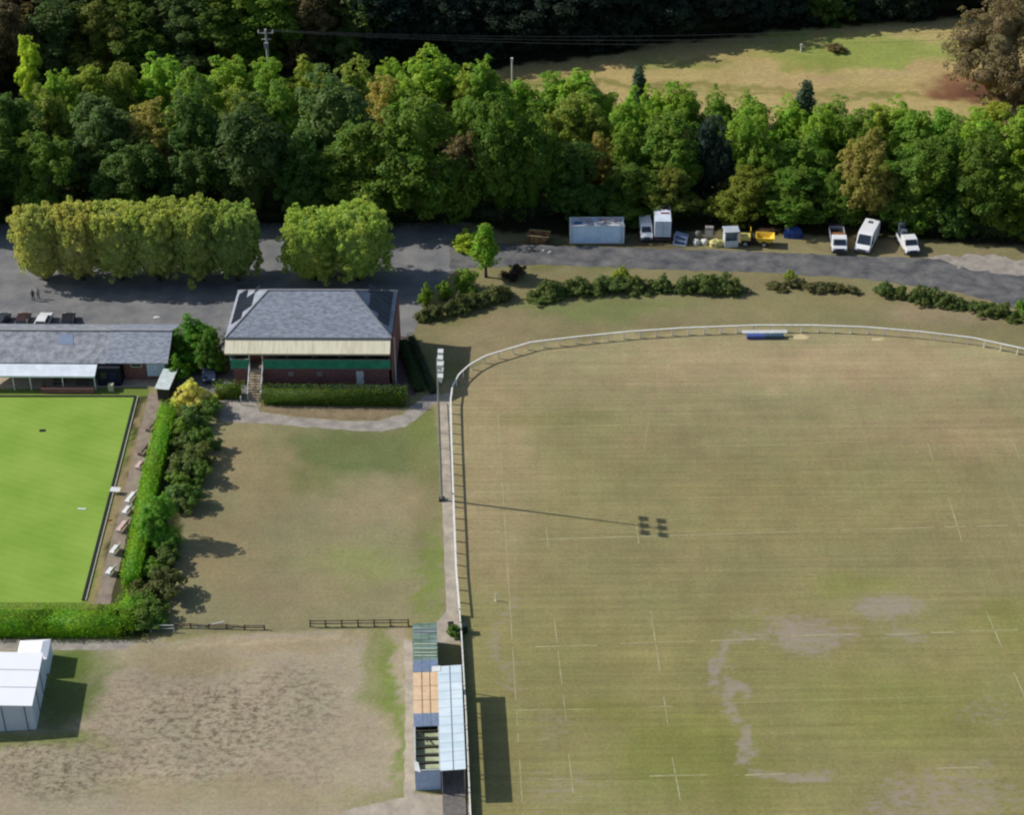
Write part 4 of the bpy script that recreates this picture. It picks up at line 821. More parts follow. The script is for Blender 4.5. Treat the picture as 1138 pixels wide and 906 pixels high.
m = MB(); m.box(-.02, 0, SHT-.1, .1, yy(808.5), SHT+.04); m.box(SW-.1, 0, SHT-.1, SW+.02, yy(808.5), SHT+.04); m.box(.1, 0, SHT-.1, SW-.1, .12, SHT+.04); m.build('wall_plate', mat('pale_plate', lin(190, 196, 196)), st)
m = MB(); m.box(.12, .12, SHT-.75, SW-.12, yy(809), SHT-.68); m.build('ceiling', PALEG, st)
for k, y in enumerate((813.5, 822, 831.5, 840, 849)):
    m = MB(); m.bar((.1, yy(y), SHT-.03), (SW-.1, yy(y+(k % 2)), SHT-.03), .16, .2); m.build('rafter', mat('dark_rafter', lin(60, 56, 48), .9), st)
m = MB(); m.bar((.3, yy(812), SHT+.02), (1.3, yy(826), SHT+.06), .12); m.build('loose_batten', mat('dark_rafter', (.05, .05, .05)), st)
m = MB(); m.slab((0, yy(858), SHT+.12), (.55, yy(860), SHT+.1), (.35, yy(849), SHT+.12), (-.05, yy(847), SHT+.16), .03); m.build('loose_sheet', WHITE, st)
# canopy: polycarbonate sheet roof on posts over the terrace
cp = thing('spectator_canopy', 'white ribbed canopy on posts standing over the pitch side terrace', 'canopy', (P(489.5, 857, 3.4).x, P(489.5, 857, 3.4).y, 0), ang)
ca = P(487.5, 741, 3.4)-P(489.5, 857, 3.4); CLn = ca.length; CW = 2.42
PVC = mat('pale_ribbed_sheet', lin(214, 226, 230), .35, c2=lin(190, 206, 214), scale=.5, detail=4, stretch=(.4, 1.4, 1))
m = MB(); m.hexa([(0, 0, 3.33), (CW, 0, 3.43), (CW, CLn, 3.43), (0, CLn, 3.33), (0, 0, 3.39), (CW, 0, 3.49), (CW, CLn, 3.49), (0, CLn, 3.39)]); cr_ = m.build('roof_sheet', PVC, cp)
m = MB()
for k in range(1, 12): m.bar((.02, CLn*k/12, 3.4), (CW-.02, CLn*k/12, 3.5), .035, .03)
m.build('sheet_rib', mat('rib_grey', lin(196, 206, 212)), cr_)
m = MB(); m.bar((CW*.5, .02, 3.46), (CW*.5, CLn-.02, 3.46), .07, .06); m.build('ridge_bar', mat('rib_dark', lin(150, 156, 168)), cr_)
for k in range(6):
    y = .2+(CLn-.4)*k/5
    for x in (.12, CW-.12):
        m = MB(); m.bar((x, y, 0), (x, y, 3.34), .1); m.build('post', GALV, cp)
m = MB(); m.slab((-.6, CLn-.75, 3.39), (.3, CLn-.75, 3.45), (.3, CLn+.05, 3.45), (-.6, CLn+.05, 3.39), .03); m.build('flashing', WHITE, cp)
m = MB(); m.box(.1, -2.8, .012, CW-.1, CLn+3.5, .16); o = kind(m.build('terrace', mat('terrace_concrete', lin(122, 116, 110), .9, c2=lin(96, 92, 88)))); o.matrix_world = Matrix.Translation(cp.location) @ Matrix.Rotation(ang, 4, 'Z')

# ------------------------------------------------------------------ rail round the pitch
def offset_pts(step):
    out = []; carry = 0
    for i in range(len(RAIL)-1):
        a, b = RAIL[i], RAIL[i+1]; L_ = (b-a).length; t = carry
        while t < L_: out.append(a.lerp(b, t/L_)); t += step
        carry = t-L_
    return out
o0 = RAIL[7].copy()
rl = thing('pitch_rail', 'white post and rail barrier curving round the top of the pitch', 'railing', o0)
RW = mat('chalky_white_paint', (.80, .79, .74), .6, c2=(.66, .64, .58), scale=1.5)
px_ok = lambda p: Q(p)[1] < 705 and -10 < Q(p)[0] < 1150
fine = [p for p in offset_pts(.8) if Q(p)[1] < 690 and Q(p)[0] < 1190]
m = MB()
for a, b in zip(fine[:-1], fine[1:]): m.bar(a-o0+Vector((0, 0, 1.08)), b-o0+Vector((0, 0, 1.08)), .2, .1)
m.build('top_rail', RW, rl)
for p in offset_pts(2.2):
    if px_ok(p):
        m = MB(); m.box(-.08, -.08, -.03, .08, .08, 1.03); m.build('post', RW, rl, p-o0)
# solid boarded stretch beside the stand
sb = thing('boarded_fence', 'dark boarded barrier with a white top rail beside the stand', 'fence', RAIL[2])
m = MB(); m2 = MB()
ss = [p for p in offset_pts(1.5) if Q(p)[1] >= 682]
for a, b in zip(ss[:-1], ss[1:]):
    a = a-RAIL[2]; b = b-RAIL[2]; m.bar(a+Vector((0, 0, .40)), b+Vector((0, 0, .40)), .05, .76); m2.bar(a+Vector((0, 0, .82)), b+Vector((0, 0, .82)), .14, .08)
m.build('board_panel', mat('dark_green_boards', lin(46, 56, 44), .8, c2=lin(34, 42, 34)), sb); m2.build('top_rail', RW, sb)
for p in ss[::2]:
    m = MB(); m.box(-.05, -.05, 0, .05, .05, .78); m.build('post', RW, sb, p-RAIL[2]+Vector((-.08, 0, 0)))
# low rail along the left of the concrete walk
t0 = P(486.5, 448); lr = thing('walk_rail', 'thin grey rail along the left of the concrete walk', 'railing', t0)
pts = [P(*q)-t0 for q in ((486.5, 448), (489, 500), (491, 553))]
m = MB(); m.tube([p+Vector((0, 0, 1.0)) for p in pts], .05, 6); m.build('top_rail', GALV, lr)
for k in range(7): p = pts[0].lerp(pts[2], k/6); m = MB(); m.tube([p, p+Vector((0, 0, 1.))], .04, 6); m.build('post', GALV, lr)

# floodlight mast
fl = thing('floodlight_mast', 'tall slim floodlight mast with a white lamp cluster beside the walk', 'floodlight', P(491, 556))
MH = 18.9
m = MB(); m.tube([(0, 0, 0), (0, 0, 6), (0, 0, 12.5), (0, 0, MH+.9)], [.17, .145, .12, .08], 12); m.build('pole', GALV, fl)
m = MB(); m.box(-.35, -.35, 0, .35, .35, .35); m.build('base_block', mat('base_dark', lin(70, 66, 62)), fl, bevel=.04)
for z in (MH-.8, MH+.8):
    m = MB(); m.bar((.1, -1.7, z), (.1, 1.7, z), .1); m.build('cross_arm', GALV, fl)
    for y in (-1.35, 0, 1.35):
        m = MB(); m.hexa([(.15, y-.38, z-.3), (.5, y-.44, z-.52), (.5, y+.44, z-.52), (.15, y+.38, z-.3), (.05, y-.38, z+.26), (.68, y-.44, z+.2), (.68, y+.44, z+.2), (.05, y+.38, z+.26)]); lp = m.build('lamp', WHITE, fl)
        m = MB(); m.add([(.53, y-.40, z-.48), (.53, y+.40, z-.48), (.695, y+.40, z+.15), (.695, y-.40, z+.15)], [(0, 1, 2, 3)]); m.build('lens', mat('lamp_lens', (.4, .42, .45), .15), lp)

# rail fences between lawn and field
def rail_fence(px, label, h=.9, n=5, broken=()):
    o = P(*px[0]); t = thing('wooden_fence', label, 'fence', o); pp = [P(*q)-o for q in px]
    for z in (h*.5, h*.92):
        m = MB()
        for i in range(len(pp)-1): m.bar(pp[i]+Vector((0, 0, z)), pp[i+1]+Vector((0, 0, z*(.75 if i in broken else 1))), .1, .08)
        m.build('rail', WOOD, t)
    for p in pp: m = MB(); m.box(-.07, -.07, 0, .07, .07, h+.05); m.build('post', WOOD, t, p)
rail_fence([(345, 697), (362, 697), (380, 696.7), (398, 696.5), (416, 696.3), (434, 696), (454, 696)], 'brown rail fence running to the patched block')
rail_fence([(192, 698), (212, 698), (232, 699), (252, 699), (272, 700), (294, 700)], 'sagging rail fence between the lawn and the worn field', .6, broken=(1, 3))
g = thing('goal_frame', 'small white metal frame by the corner of the bottom hedge', 'frame', P(168, 703))
m = MB(); m.tube([(0, 0, 0), (0, 0, .95), (2.5, 0, .95), (2.5, 0, 0)], .05, 6); m.build('frame', WHITEMETAL, g)
m = MB(); m.tube([(0, 0, .5), (2.5, 0, .5)], .035, 6); m.build('middle_bar', WHITEMETAL, g)
m = MB(); m.tube([P(219, 699)+Vector((0, 0, .1)), P(250, 697)+Vector((0, 0, .75))], .06, 6); tag(m.build('leaning_pole', WHITEMETAL), 'pale pole leaning across the sagging fence', 'pole')
m = MB(); m.tube([(0, 0, 0), (0, 0, 1.)], .06, 8); m.box(-.12, -.12, 0, .12, .12, .06); tag(m.build('marker_post', WHITE, None, P(551, 668)), 'short white post on the left touchline', 'post')

# wheelie bins at the stand
def wheelie_bin(p, label, c):
    t = thing('wheelie_bin', label, 'bin', p, .2, 'bins by the stand')
    m = MB(); m.hexa([(-.24, -.28, .06), (.24, -.28, .06), (.24, .26, .06), (-.24, .26, .06), (-.3, -.36, 1.), (.3, -.36, 1.), (.3, .34, 1.), (-.3, .34, 1.)]); m.build('body', c, t)
    m = MB(); m.hexa([(-.32, -.4, 1.), (.32, -.4, 1.), (.32, .38, 1.), (-.32, .38, 1.), (-.26, -.32, 1.1), (.26, -.32, 1.1), (.26, .34, 1.12), (-.26, .34, 1.12)]); m.build('lid', c, t)
    for s in (-1, 1): m = MB(); m.disc((s*.3, .3, .1), .1, .06); m.build('wheel', BLACK, t)
wheelie_bin(P(501.5, 702), 'black bin on the walk left of the rail', BLACK)
wheelie_bin(P(516.5, 703), 'dark green bin on the grass right of the rail', mat('dark_green_plastic', (.02, .035, .022), .5))

# blue covered pads at the top of the pitch
t = thing('dugout_bench', 'low blue pads with white top lying by the rail at the top of the pitch', 'bench', P(851, 376))
m = MB(); m.box(-2.6, -.35, .08, -.1, .35, .55); m.build('pad', mat('blue_vinyl', lin(70, 88, 150), .5), t, bevel=.05)
m = MB(); m.box(.05, -.35, .08, 2.4, .35, .55); o = m.build('pad', mat('dark_teal_vinyl', lin(58, 78, 96), .5), t, bevel=.05); o['label'] = 'darker pad'
m = MB(); m.slab((-3.2, .35, .6), (2.9, .35, .6), (2.9, .75, .85), (-3.2, .75, .85), .05); m.build('white_board', WHITE, t)
for x in (-2., 0, 1.2): m = MB(); m.bar((x, .5, 0), (x, .5, .7), .08); m.build('post', WHITE, t)
SAND = mat('pale_sand', lin(206, 190, 146), .95, c2=lin(176, 158, 118))
flat('sand_patch', [(880, 373), (890, 371), (900, 374), (895, 377), (882, 377)], .006, SAND, .12)
flat('sand_patch', [(968, 376), (982, 375), (982, 378), (970, 379)], .006, SAND, .12)

# ------------------------------------------------------------------ vehicles
def pmat(n, c, rough=.3): return mat(n, c, rough, c2=tuple(v*.9 for v in c), scale=.8, spec=.5)
def wheels(t, xs_, half, r=.33):
    for y in xs_:
        for s in (-1, 1):
            m = MB(); m.disc((s*(half-.11), y, r), r, .22); w_ = m.build('wheel', BLACK, t)
            m = MB(); m.disc((s*(half+.005), y, r), r*.6, .03); m.build('rim', GALV, w_)
def car(p, rz, label, paint_, group=None):
    """a hatchback, nose along -y"""
    t = thing('parked_car', label, 'car', p, rz, group)
    prof = [(-2.05, .3), (-2.1, .55), (-1.95, .78), (-.95, .92), (1.95, .98), (2.08, .7), (2.05, .3)]
    m = MB(); m.prismx(prof, -.88, .88); m.build('body', paint_, t, bevel=.07)
    cab = [(-1.0, .9), (-.25, 1.42), (1.35, 1.45), (1.95, .95)]
    m = MB(); vs = []
    for s in (-1, 1): vs += [(s*.84, -1.0, .9), (s*.66, -.25, 1.4), (s*.66, 1.35, 1.43), (s*.84, 1.95, .95)]
    m.add(vs, [(0, 1, 2, 3), (7, 6, 5, 4), (0, 4, 5, 1), (2, 6, 7, 3), (0, 3, 7, 4), (1, 5, 6, 2)]); m.build('cabin', paint_, t, bevel=.03)
    m = MB(); m.add([(-.62, -.3, 1.385), (.62, -.3, 1.385), (.76, -.93, .965), (-.76, -.93, .965)], [(0, 1, 2, 3)]); o = m.build('windscreen', GLASS, t); o.location = (0, -.03, .02)
    m = MB(); m.add([(-.6, 1.42, 1.37), (.6, 1.42, 1.37), (.76, 1.88, 1.02), (-.76, 1.88, 1.02)], [(3, 2, 1, 0)]); o = m.build('rear_window', GLASS, t); o.location = (0, .03, .02)
    for s in (-1, 1):
        m = MB(); m.add([(s*.845, -.8, .97), (s*.685, -.22, 1.36), (s*.685, 1.3, 1.38), (s*.845, 1.75, 1.0)], [(0, 1, 2, 3)]); o = m.build('side_window', GLASS, t); o.location = (s*.02, 0, 0)
        m = MB(); m.box(s*.62-.16, -2.12, .6, s*.62+.16, -2.0, .74); m.build('headlight', mat('headlamp', (.6, .62, .65), .15), t)
    wheels(t, (-1.3, 1.3), .88, .31); return t
LZ = Vector((0, 0, .006))
for x, y, rz, lab, pm in ((2, 361, 3.1, 'dark grey car behind the clubhouse roof, cut by the left edge', pmat('grey_car', (.045, .05, .06))), (26, 361, 3.2, 'dark maroon car behind the clubhouse roof', pmat('maroon_car', (.045, .018, .02))),
                          (49, 361, 3.1, 'bright white car behind the clubhouse roof', pmat('white_car', (.75, .75, .75))), (76, 361, 3.25, 'black car, rightmost behind the clubhouse roof', pmat('black_car', (.02, .022, .03)))):
    car(P(x, y)+LZ, rz, lab, pm, 'cars parked behind the clubhouse')
car(P(233, 418)+LZ, .1, 'dark blue car in the shade between shrubs and pavilion', pmat('navy_car', (.03, .045, .09)))
def van(name, label, cat, p, rz, L_=6., W_=2.1, H_=2.6, paint_=None, roofvent=False):
    """a panel van, nose along -y"""
    t = thing(name, label, cat, p, rz); h = W_/2; n = -L_/2
    prof = [(n, .35), (n-.02, .95), (n+.75, 1.2), (n+1.6, H_-.15), (n+2.1, H_), (L_/2-.1, H_), (L_/2, H_-.15), (L_/2, .35)]
    m = MB(); m.prismx(prof, -h, h); m.build('body', paint_ or pmat('white_van', (.78, .78, .78)), t, bevel=.08)
    m = MB(); d = Vector((0, -.035, .03)); z0, z1 = 1.27, H_-.25; q = lambda z: n+.75+(z-1.2)/(H_-.15-1.2)*.85
    m.add([(-h+.16, q(z0), z0)+d if False else Vector((-h+.14, q(z0), z0))+d, Vector((h-.14, q(z0), z0))+d, Vector((h-.24, q(z1), z1))+d, Vector((-h+.24, q(z1), z1))+d], [(0, 1, 2, 3)]); m.build('windscreen', GLASS, t)
    m = MB(); m.box(-h+.05, n-.1, .35, h-.05, n+.02, .62); m.build('bumper', mat('grey_plastic', (.06, .06, .065), .6), t)
    m = MB(); m.box(-h*.5, n-.05, .66, h*.5, n+.01, .86); m.build('grille', BLACK, t)
    for s in (-1, 1):
        m = MB(); m.box(s*(h-.28)-.16, n-.05, .68, s*(h-.28)+.16, n+.05, .9); m.build('headlight', mat('headlamp', (.6, .6, .6)), t)
        m = MB(); m.add([(s*(h+.012), n+1.15, 1.3), (s*(h+.012), n+2.3, 1.3), (s*(h+.012), n+2.3, H_-.5), (s*(h+.012), n+1.65, H_-.5)], [(0, 1, 2, 3)]); m.build('side_window', GLASS, t)
        m = MB(); m.box(s*(h+.14)-.09, n+1.2, 1.35, s*(h+.14)+.09, n+1.3, 1.65); m.build('mirror', BLACK, t)
    if roofvent: m = MB(); m.box(-.45, L_*.26, H_, .15, L_*.26+.6, H_+.12); m.build('roof_vent', mat('smoked_plastic', (.12, .12, .13), .4), t)
    wheels(t, (n+1.0, L_/2-1.2), h, .36); return t
a = P(957, 283); b = P(971, 257); dv = b-a
van('camper_van', 'long white camper van, roof vent showing, parked aslant', 'van', a.lerp(b, .0)+dv.normalized()*3.2+LZ, math.atan2(dv.y, dv.x)-math.pi/2, 6.4, 2.2, 2.7, roofvent=True)
# tipper lorry with cab
def tipper(p, rz, label):
    t = thing('tipper_lorry', label, 'lorry', p, rz); h = 1.05; W_ = pmat('white_cab', (.74, .74, .74))
    m = MB(); m.prismx([(-3, .45), (-3.02, 1.1), (-2.55, 1.3), (-2.0, 2.15), (-1.0, 2.25), (-.75, 2.2), (-.75, .45)], -h, h); m.build('cab', W_, t, bevel=.07)
    m = MB(); m.add([(-h+.14, -2.55, 1.38), (h-.14, -2.55, 1.38), (h-.22, -2.09, 2.08), (-h+.22, -2.09, 2.08)], [(0, 1, 2, 3)]); o = m.build('windscreen', GLASS, t)
    m = MB(); m.box(-h+.05, -3.1, .42, h-.05, -2.98, .75); m.build('bumper', mat('grey_plastic', (.06, .06, .065)), t)
    m = MB(); m.box(-h*.6, -3.06, .8, h*.6, -3.0, 1.02); m.build('grille', BLACK, t)
    for s in (-1, 1): m = MB(); m.box(s*.8-.14, -3.08, .8, s*.8+.14, -3.0, 1.0); m.build('headlight', mat('headlamp', (.6, .6, .6)), t)
    m = MB(); m.box(-.45, -.9, .5, .45, 3., .75); m.build('chassis', BLACK, t)
    m = MB(); m.box(-h, -.55, .8, h, 3., .9); m.box(-h, -.55, .9, h, -.47, 1.9); m.box(-h, 2.92, .9, h, 3., 1.6)
    for s in (-1, 1): m.box(s*h-.04, -.47, .9, s*h+.04, 2.92, 1.6)
    bd = m.build('tipper_body', mat('dull_tipper_steel', lin(160, 160, 165), .6, .2), t)
    m = MB(); m.box(-h+.1, -.4, .9, h-.1, 2.9, 1.15); m.build('load', mat('dark_load', lin(40, 36, 36), .95), bd)
    m = MB(); m.box(-.9, -.7, 2.2, .9, -.55, 2.38); m.build('beacon_bar', mat('amber_plastic', (.55, .2, .06), .4), t)
    m = MB(); m.bar((-h, 3.0, 1.9), (h, 3.0, 1.9), .08); m.bar((-h, 3, .9), (-h, 3, 1.94), .08); m.bar((h, 3, .9), (h, 3, 1.94), .08); m.build('tail_frame', BLACK, t)
    wheels(t, (-2.1, 1.9), h, .38)
tipper(P(934, 284)+Vector((0, 3.1, .006)), R(-3), 'white cabbed tipper lorry with a dark load and orange bar')
def pickup(p, rz, label):
    t = thing('pickup_truck', label, 'pickup', p, rz); h = 1.0; W_ = pmat('white_cab', (.74, .74, .74))
    m = MB(); m.prismx([(-2.7, .4), (-2.72, 1.0), (-1.7, 1.2), (-1.1, 1.95), (.3, 2.0), (.5, 1.9), (.55, .4)], -h, h); m.build('cab', W_, t, bevel=.08)
    m = MB(); m.add([(-h+.12, -1.71, 1.25), (h-.12, -1.71, 1.25), (h-.2, -1.18, 1.9), (-h+.2, -1.18, 1.9)], [(0, 1, 2, 3)]); m.build('windscreen', GLASS, t)
    m = MB(); m.box(-h, .6, .5, h, 2.8, .62); m.box(-h, .6, .62, -h+.08, 2.8, 1.05); m.box(h-.08, .6, .62, h, 2.8, 1.05); m.box(-h+.08, 2.72, .62, h-.08, 2.8, 1.05); bed = m.build('load_bed', W_, t)
    m = MB(); m.box(-.7, .9, .62, .1, 1.9, 2.1); m.box(.2, 1.1, .62, .8, 2.5, 1.3); m.box(-.8, 2., .62, 0, 2.6, 2.8); m.tube([(-.5, 1.2, 1.6), (.3, 1.8, 2.1), (.6, 2.3, 1.2)], .09); m.build('load', mat('grey_blue_gear', lin(96, 106, 120), .6, c2=lin(44, 48, 56), scale=2), bed)
    m = MB(); m.box(-h+.04, -2.82, .4, h-.04, -2.7, .7); m.build('bumper', mat('grey_plastic', (.06, .06, .065)), t)
    m = MB(); m.box(-.5, -2.77, .74, .5, -2.7, .92); m.build('grille', BLACK, t)
    for s in (-1, 1): m = MB(); m.box(s*.76-.16, -2.77, .74, s*.76+.16, -2.68, .94); m.build('headlight', mat('headlamp', (.6, .6, .6)), t)
    wheels(t, (-1.85, 1.8), h, .38)
pickup(P(1014, 286)+Vector((-.2, 3.0, .006)), R(6), 'white pickup loaded with grey gear, rightmost vehicle in the yard')
# pale blue container
cn = thing('storage_container', 'big pale blue storage container with white corner trim', 'container', P(633.5, 270.5), math.atan2(-.1, 7.9))
CBL = mat('pale_blue_steel', lin(222, 238, 252), .6, c2=lin(192, 220, 248), scale=.8, detail=6); CW_ = 7.85
m = MB(); pr = []; n = 56
fr2 = [(k*CW_/n, -.04 if (k//2) % 2 else .0) for k in range(n+1)]
for (x0, y0), (x1, y1) in zip(fr2[:-1], fr2[1:]): m.add([(x0, y0, .15), (x1, y1, .15), (x1, y1, 2.85), (x0, y0, 2.85)], [(0, 1, 2, 3)])
m.box(0, .02, .15, CW_, 2.6, 2.85); m.build('body', CBL, cn)
m = MB()
for x in (0.02, CW_-.02):
    for y in (0., 2.58): m.box(x-.09, y-.09, 0, x+.09, y+.09, 2.96)
for y in (-.02, 2.6):
    m.box(.11, y-.06, 2.84, CW_-.11, y+.06, 2.96); m.box(.11, y-.06, .0, CW_-.11, y+.06, .14)
m.build('frame', WHITE, cn)
m = MB(); m.box(.12, .06, 2.86, CW_-.12, 2.52, 2.92); rf = m.build('roof', mat('streaked_container_roof', lin(190, 204, 220), .6, c2=lin(140, 132, 128), scale=.9, detail=7, stretch=(1.6, .5, 1)), cn)
m = MB(); m.slab((.5, .3, 2.95), (1.9, .3, 2.95), (1.5, 1.3, 2.95), (.7, 1.2, 2.95), .02); m.build('tarpaulin', mat('blue_tarp', lin(70, 104, 160), .5), rf)
m = MB(); m.slab((4.5, .7, 2.95), (7.3, .7, 2.95), (7.4, 2.3, 2.95), (4.7, 2.3, 2.95), .02); m.build('rust_stain', mat('rusty_roof', lin(150, 128, 118), .9, c2=lin(180, 182, 188), scale=1.4, detail=8), rf)
m = MB()
for x in (.35, 7.5): m.bar((x, -.07, .2), (x, -.07, 2.8), .06)
m.build('locking_bar', GALV, cn)
# white box lorry and the small white truck beside it, both backed to the trees
bl = thing('box_lorry', 'tall white box lorry with red marks on its roof', 'lorry', P(737, 271)+Vector((0, 3.1, .006)), R(-2))
m = MB(); m.box(-1.2, -2.7, .9, 1.2, 2.6, 3.5); bx = m.build('box_body', mat('white_box_panel', lin(218, 224, 234), .5, c2=lin(190, 200, 214), scale=.6), bl, bevel=.04)
m = MB(); m.box(-.25, -.4, 3.5, 1.0, .1, 3.53); m.box(-.1, 1., 3.5, 1.0, 1.9, 3.53); m.build('roof_mark', mat('dull_red_paint', lin(140, 60, 66), .6, c2=lin(90, 50, 60)), bx)
m = MB(); m.bar((0, -2.73, .95), (0, -2.73, 3.45), .05, .03); m.build('door_joint', GALV, bx)
m = MB(); m.box(-.5, -2.6, .5, .5, 4., .85); m.build('chassis', BLACK, bl)
m = MB(); m.prismx([(2.75, .6), (2.75, 2.4), (3.9, 2.3), (4.5, 1.5), (4.55, .6)], -1.05, 1.05); m.build('cab', pmat('white_cab', (.7, .7, .7)), bl, bevel=.06)
m = MB(); m.box(-1.1, -2.85, .45, 1.1, -2.7, .65); m.build('bumper', mat('grey_plastic', (.06, .06, .06)), bl)
for s in (-1, 1): m = MB(); m.box(s*1.0-.1, -2.74, .68, s*1.0+.1, -2.66, .86); m.build('tail_light', mat('red_lens', (.4, .02, .02), .3), bl)
wheels(bl, (-1.5, 3.6), 1.1, .42)
van('small_lorry', 'small white cabbed lorry squeezed between container and box lorry', 'lorry', P(718.5, 270)+Vector((0, 2.5, .006)), R(1), 4.8, 1.75, 2.1, pmat('white_cab', (.7, .7, .7)))
# rusty skip
sk = thing('skip', 'rusty yellow brown skip at the edge of the trees', 'skip', P(599, 271)+Vector((0, .8, .003)), R(-12)); RU = mat('rusty_paint', lin(176, 136, 88), .8, c2=lin(90, 60, 48), scale=1.3, detail=7)
def open_box(m, b, t, z0, z1, th):                       # b, t: half sizes at the bottom and top
    q = lambda w, z: [(-w[0], -w[1], z), (w[0], -w[1], z), (w[0], w[1], z), (-w[0], w[1], z)]
    bi = (b[0]-th, b[1]-th); ti = (t[0]-th, t[1]-th)
    m.add(q(b, z0)+q(t, z1)+q(ti, z1)+q(bi, z0+th), [(3, 2, 1, 0)]+[(i, (i+1) % 4, (i+1) % 4+4, i+4) for i in range(4)]+[(i+4, (i+1) % 4+4, (i+1) % 4+8, i+8) for i in range(4)]+[(i+8, (i+1) % 4+8, (i+1) % 4+12, i+12) for i in range(4)]+[(12, 13, 14, 15)])
m = MB(); open_box(m, (1.0, .75), (1.6, .9), .05, 1.3, .06); m.build('body', RU, sk)
m = MB(); m.bar((-1.6, -.93, 1.3), (1.6, -.93, 1.3), .1); m.bar((-1.6, .93, 1.3), (1.6, .93, 1.3), .1); m.build('rim', mat('pale_rim', lin(196, 170, 120), .7), sk)
m = MB(); m.box(-1.0, -.6, .12, 1.0, .6, .7); m.build('rubble', mat('dark_rubble', lin(60, 48, 46), .95, c2=lin(34, 28, 30), scale=3), sk)
for s in (-1, 1): m = MB(); m.disc((s*.9, -.88, .8), .09, .14, 'y'); m.build('lug', GALV, sk)
# yellow dumper, junk and bags
du = thing('site_dumper', 'bright yellow dumper with a wide hopper beside the track', 'dumper', P(842, 276)+Vector((0, 1.2, .006)), R(84)); YE = mat('yellow_plant_paint', lin(240, 200, 60), .5, c2=lin(216, 180, 70), scale=.9)
m = MB(); m.box(-.6, -.3, .45, .6, 2.3, .85); m.build('chassis', BLACK, du)
m = MB()
q = lambda a_, b_, c2_, d_, z: [(a_, c2_, z), (b_, c2_, z), (b_, d_, z), (a_, d_, z)]
ob = q(-.8, .8, -1.9, -.2, .75); ot = q(-1.05, 1.05, -2.5, .2, 1.55); it = q(-.97, .97, -2.4, .1, 1.55); ib = q(-.72, .72, -1.82, -.28, .82)
m.add(ob+ot+it+ib, [(3, 2, 1, 0)]+[(i, (i+1) % 4, (i+1) % 4+4, i+4) for i in range(4)]+[(i+4, (i+1) % 4+4, (i+1) % 4+8, i+8) for i in range(4)]+[(i+8, (i+1) % 4+8, (i+1) % 4+12, i+12) for i in range(4)]+[(12, 13, 14, 15)]); m.build('hopper', YE, du)
m = MB(); m.box(-.65, 1.0, .85, .65, 2.4, 1.5); m.build('engine_cover', mat('pale_yellow_paint', lin(226, 206, 120), .6), du, bevel=.06)
m = MB(); m.box(-.3, .45, .85, .3, .95, 1.2); m.build('seat', BLACK, du)
m = MB(); m.bar((-.6, 1.0, .85), (-.6, 1.0, 2.5), .08); m.bar((.6, 1.0, .85), (.6, 1.0, 2.5), .08); m.bar((-.64, 1., 2.5), (.64, 1., 2.5), .08); m.build('roll_bar', YE, du)
wheels(du, (-1.0, 1.7), 1.0, .48)
lp_ = thing('site_cabin', 'pale upright booth with a dark opening left of the yellow dumper', 'booth', P(813, 277.5)+Vector((0, .6, .006)), R(4))
m = MB(); m.box(-1., 0, .05, -.85, 1.6, 2.5); m.box(.85, 0, .05, 1., 1.6, 2.5); m.box(-.85, 1.5, .05, .85, 1.6, 2.5); m.box(-.85, 0, .05, .85, .1, 1.1); m.build('wall', mat('pale_grp', lin(206, 210, 210), .5), lp_)
m = MB(); m.box(-1.15, -.2, 2.5, 1.15, 1.75, 2.68); m.build('roof', mat('grey_grp', lin(178, 184, 190), .5), lp_, bevel=.05)
cbn = thing('grey_cabinet', 'square grey cabinet standing among junk by the track', 'cabinet', P(788, 268)+Vector((0, .4, 0)), R(-6))
m = MB(); m.box(-.6, 0, 0, .6, .7, 2.0); m.build('body', mat('dirty_grey_steel', lin(160, 152, 146), .7, c2=lin(120, 112, 108)), cbn, bevel=.03)
m = MB(); m.box(-.5, -.03, .5, .5, 0, 1.6); m.build('door', mat('pale_grey_steel', lin(190, 186, 180), .6), cbn)
def lump(name, label, cat, px, py, sx, sy, sz, mt, sd, z=0.):
    r = random.Random(sd); nu, nv = 14, 7; m = MB()
    ph0 = r.random()*6
    for j in range(nv+1):
        for i in range(nu):
            th = math.pi/2*j/nv; ph = 6.2832*i/nu; k = 1+.16*math.sin(3*ph+ph0)+r.uniform(-.08, .08); s = math.sin(th)**.6 if j else 0
            m.v.append((sx/2*k*s*math.cos(ph), sy/2*k*s*math.sin(ph), sz*(math.cos(th)**.7 if j < nv else 0)*(1+r.uniform(-.1, .1))))
    for j in range(nv):
        for i in range(nu): m.f.append((j*nu+i, (j+1)*nu+i, (j+1)*nu+(i+1) % nu, j*nu+(i+1) % nu))
    return tag(m.build(name, mt, None, P(px, py)+Vector((0, sy/2, z))), label, cat)
BAG = mat('white_sacking', lin(220, 216, 206), .8)
lump('bulk_bag', 'white bulk bag, left of the two in front of the grey cabinet', 'bag', 774, 273, 1.1, .9, .8, BAG, 1)
lump('bulk_bag', 'white bulk bag, right of the two in front of the grey cabinet', 'bag', 783, 272.5, 1.1, .9, .75, BAG, 2)
lump('bulk_bag', 'small dirty bag behind the pair of white bags', 'bag', 776, 265, 1.1, .9, .9, mat('dirty_sacking', lin(130, 128, 118), .9), 3)
lump('tarpaulin_heap', 'pale yellow tarpaulin heap between the cabinet and the booth', 'tarpaulin', 797, 275.5, 2.5, 1.3, 1.0, mat('pale_yellow_tarp', lin(214, 204, 130), .6, c2=lin(160, 150, 96), scale=1.5), 4)
lump('tarpaulin_heap', 'crumpled blue tarpaulin heap at the foot of the trees', 'tarpaulin', 882, 266, 2.7, 1.6, 1.6, mat('strong_blue_tarp', lin(44, 74, 140), .45, c2=lin(26, 44, 96), scale=1.2), 5)
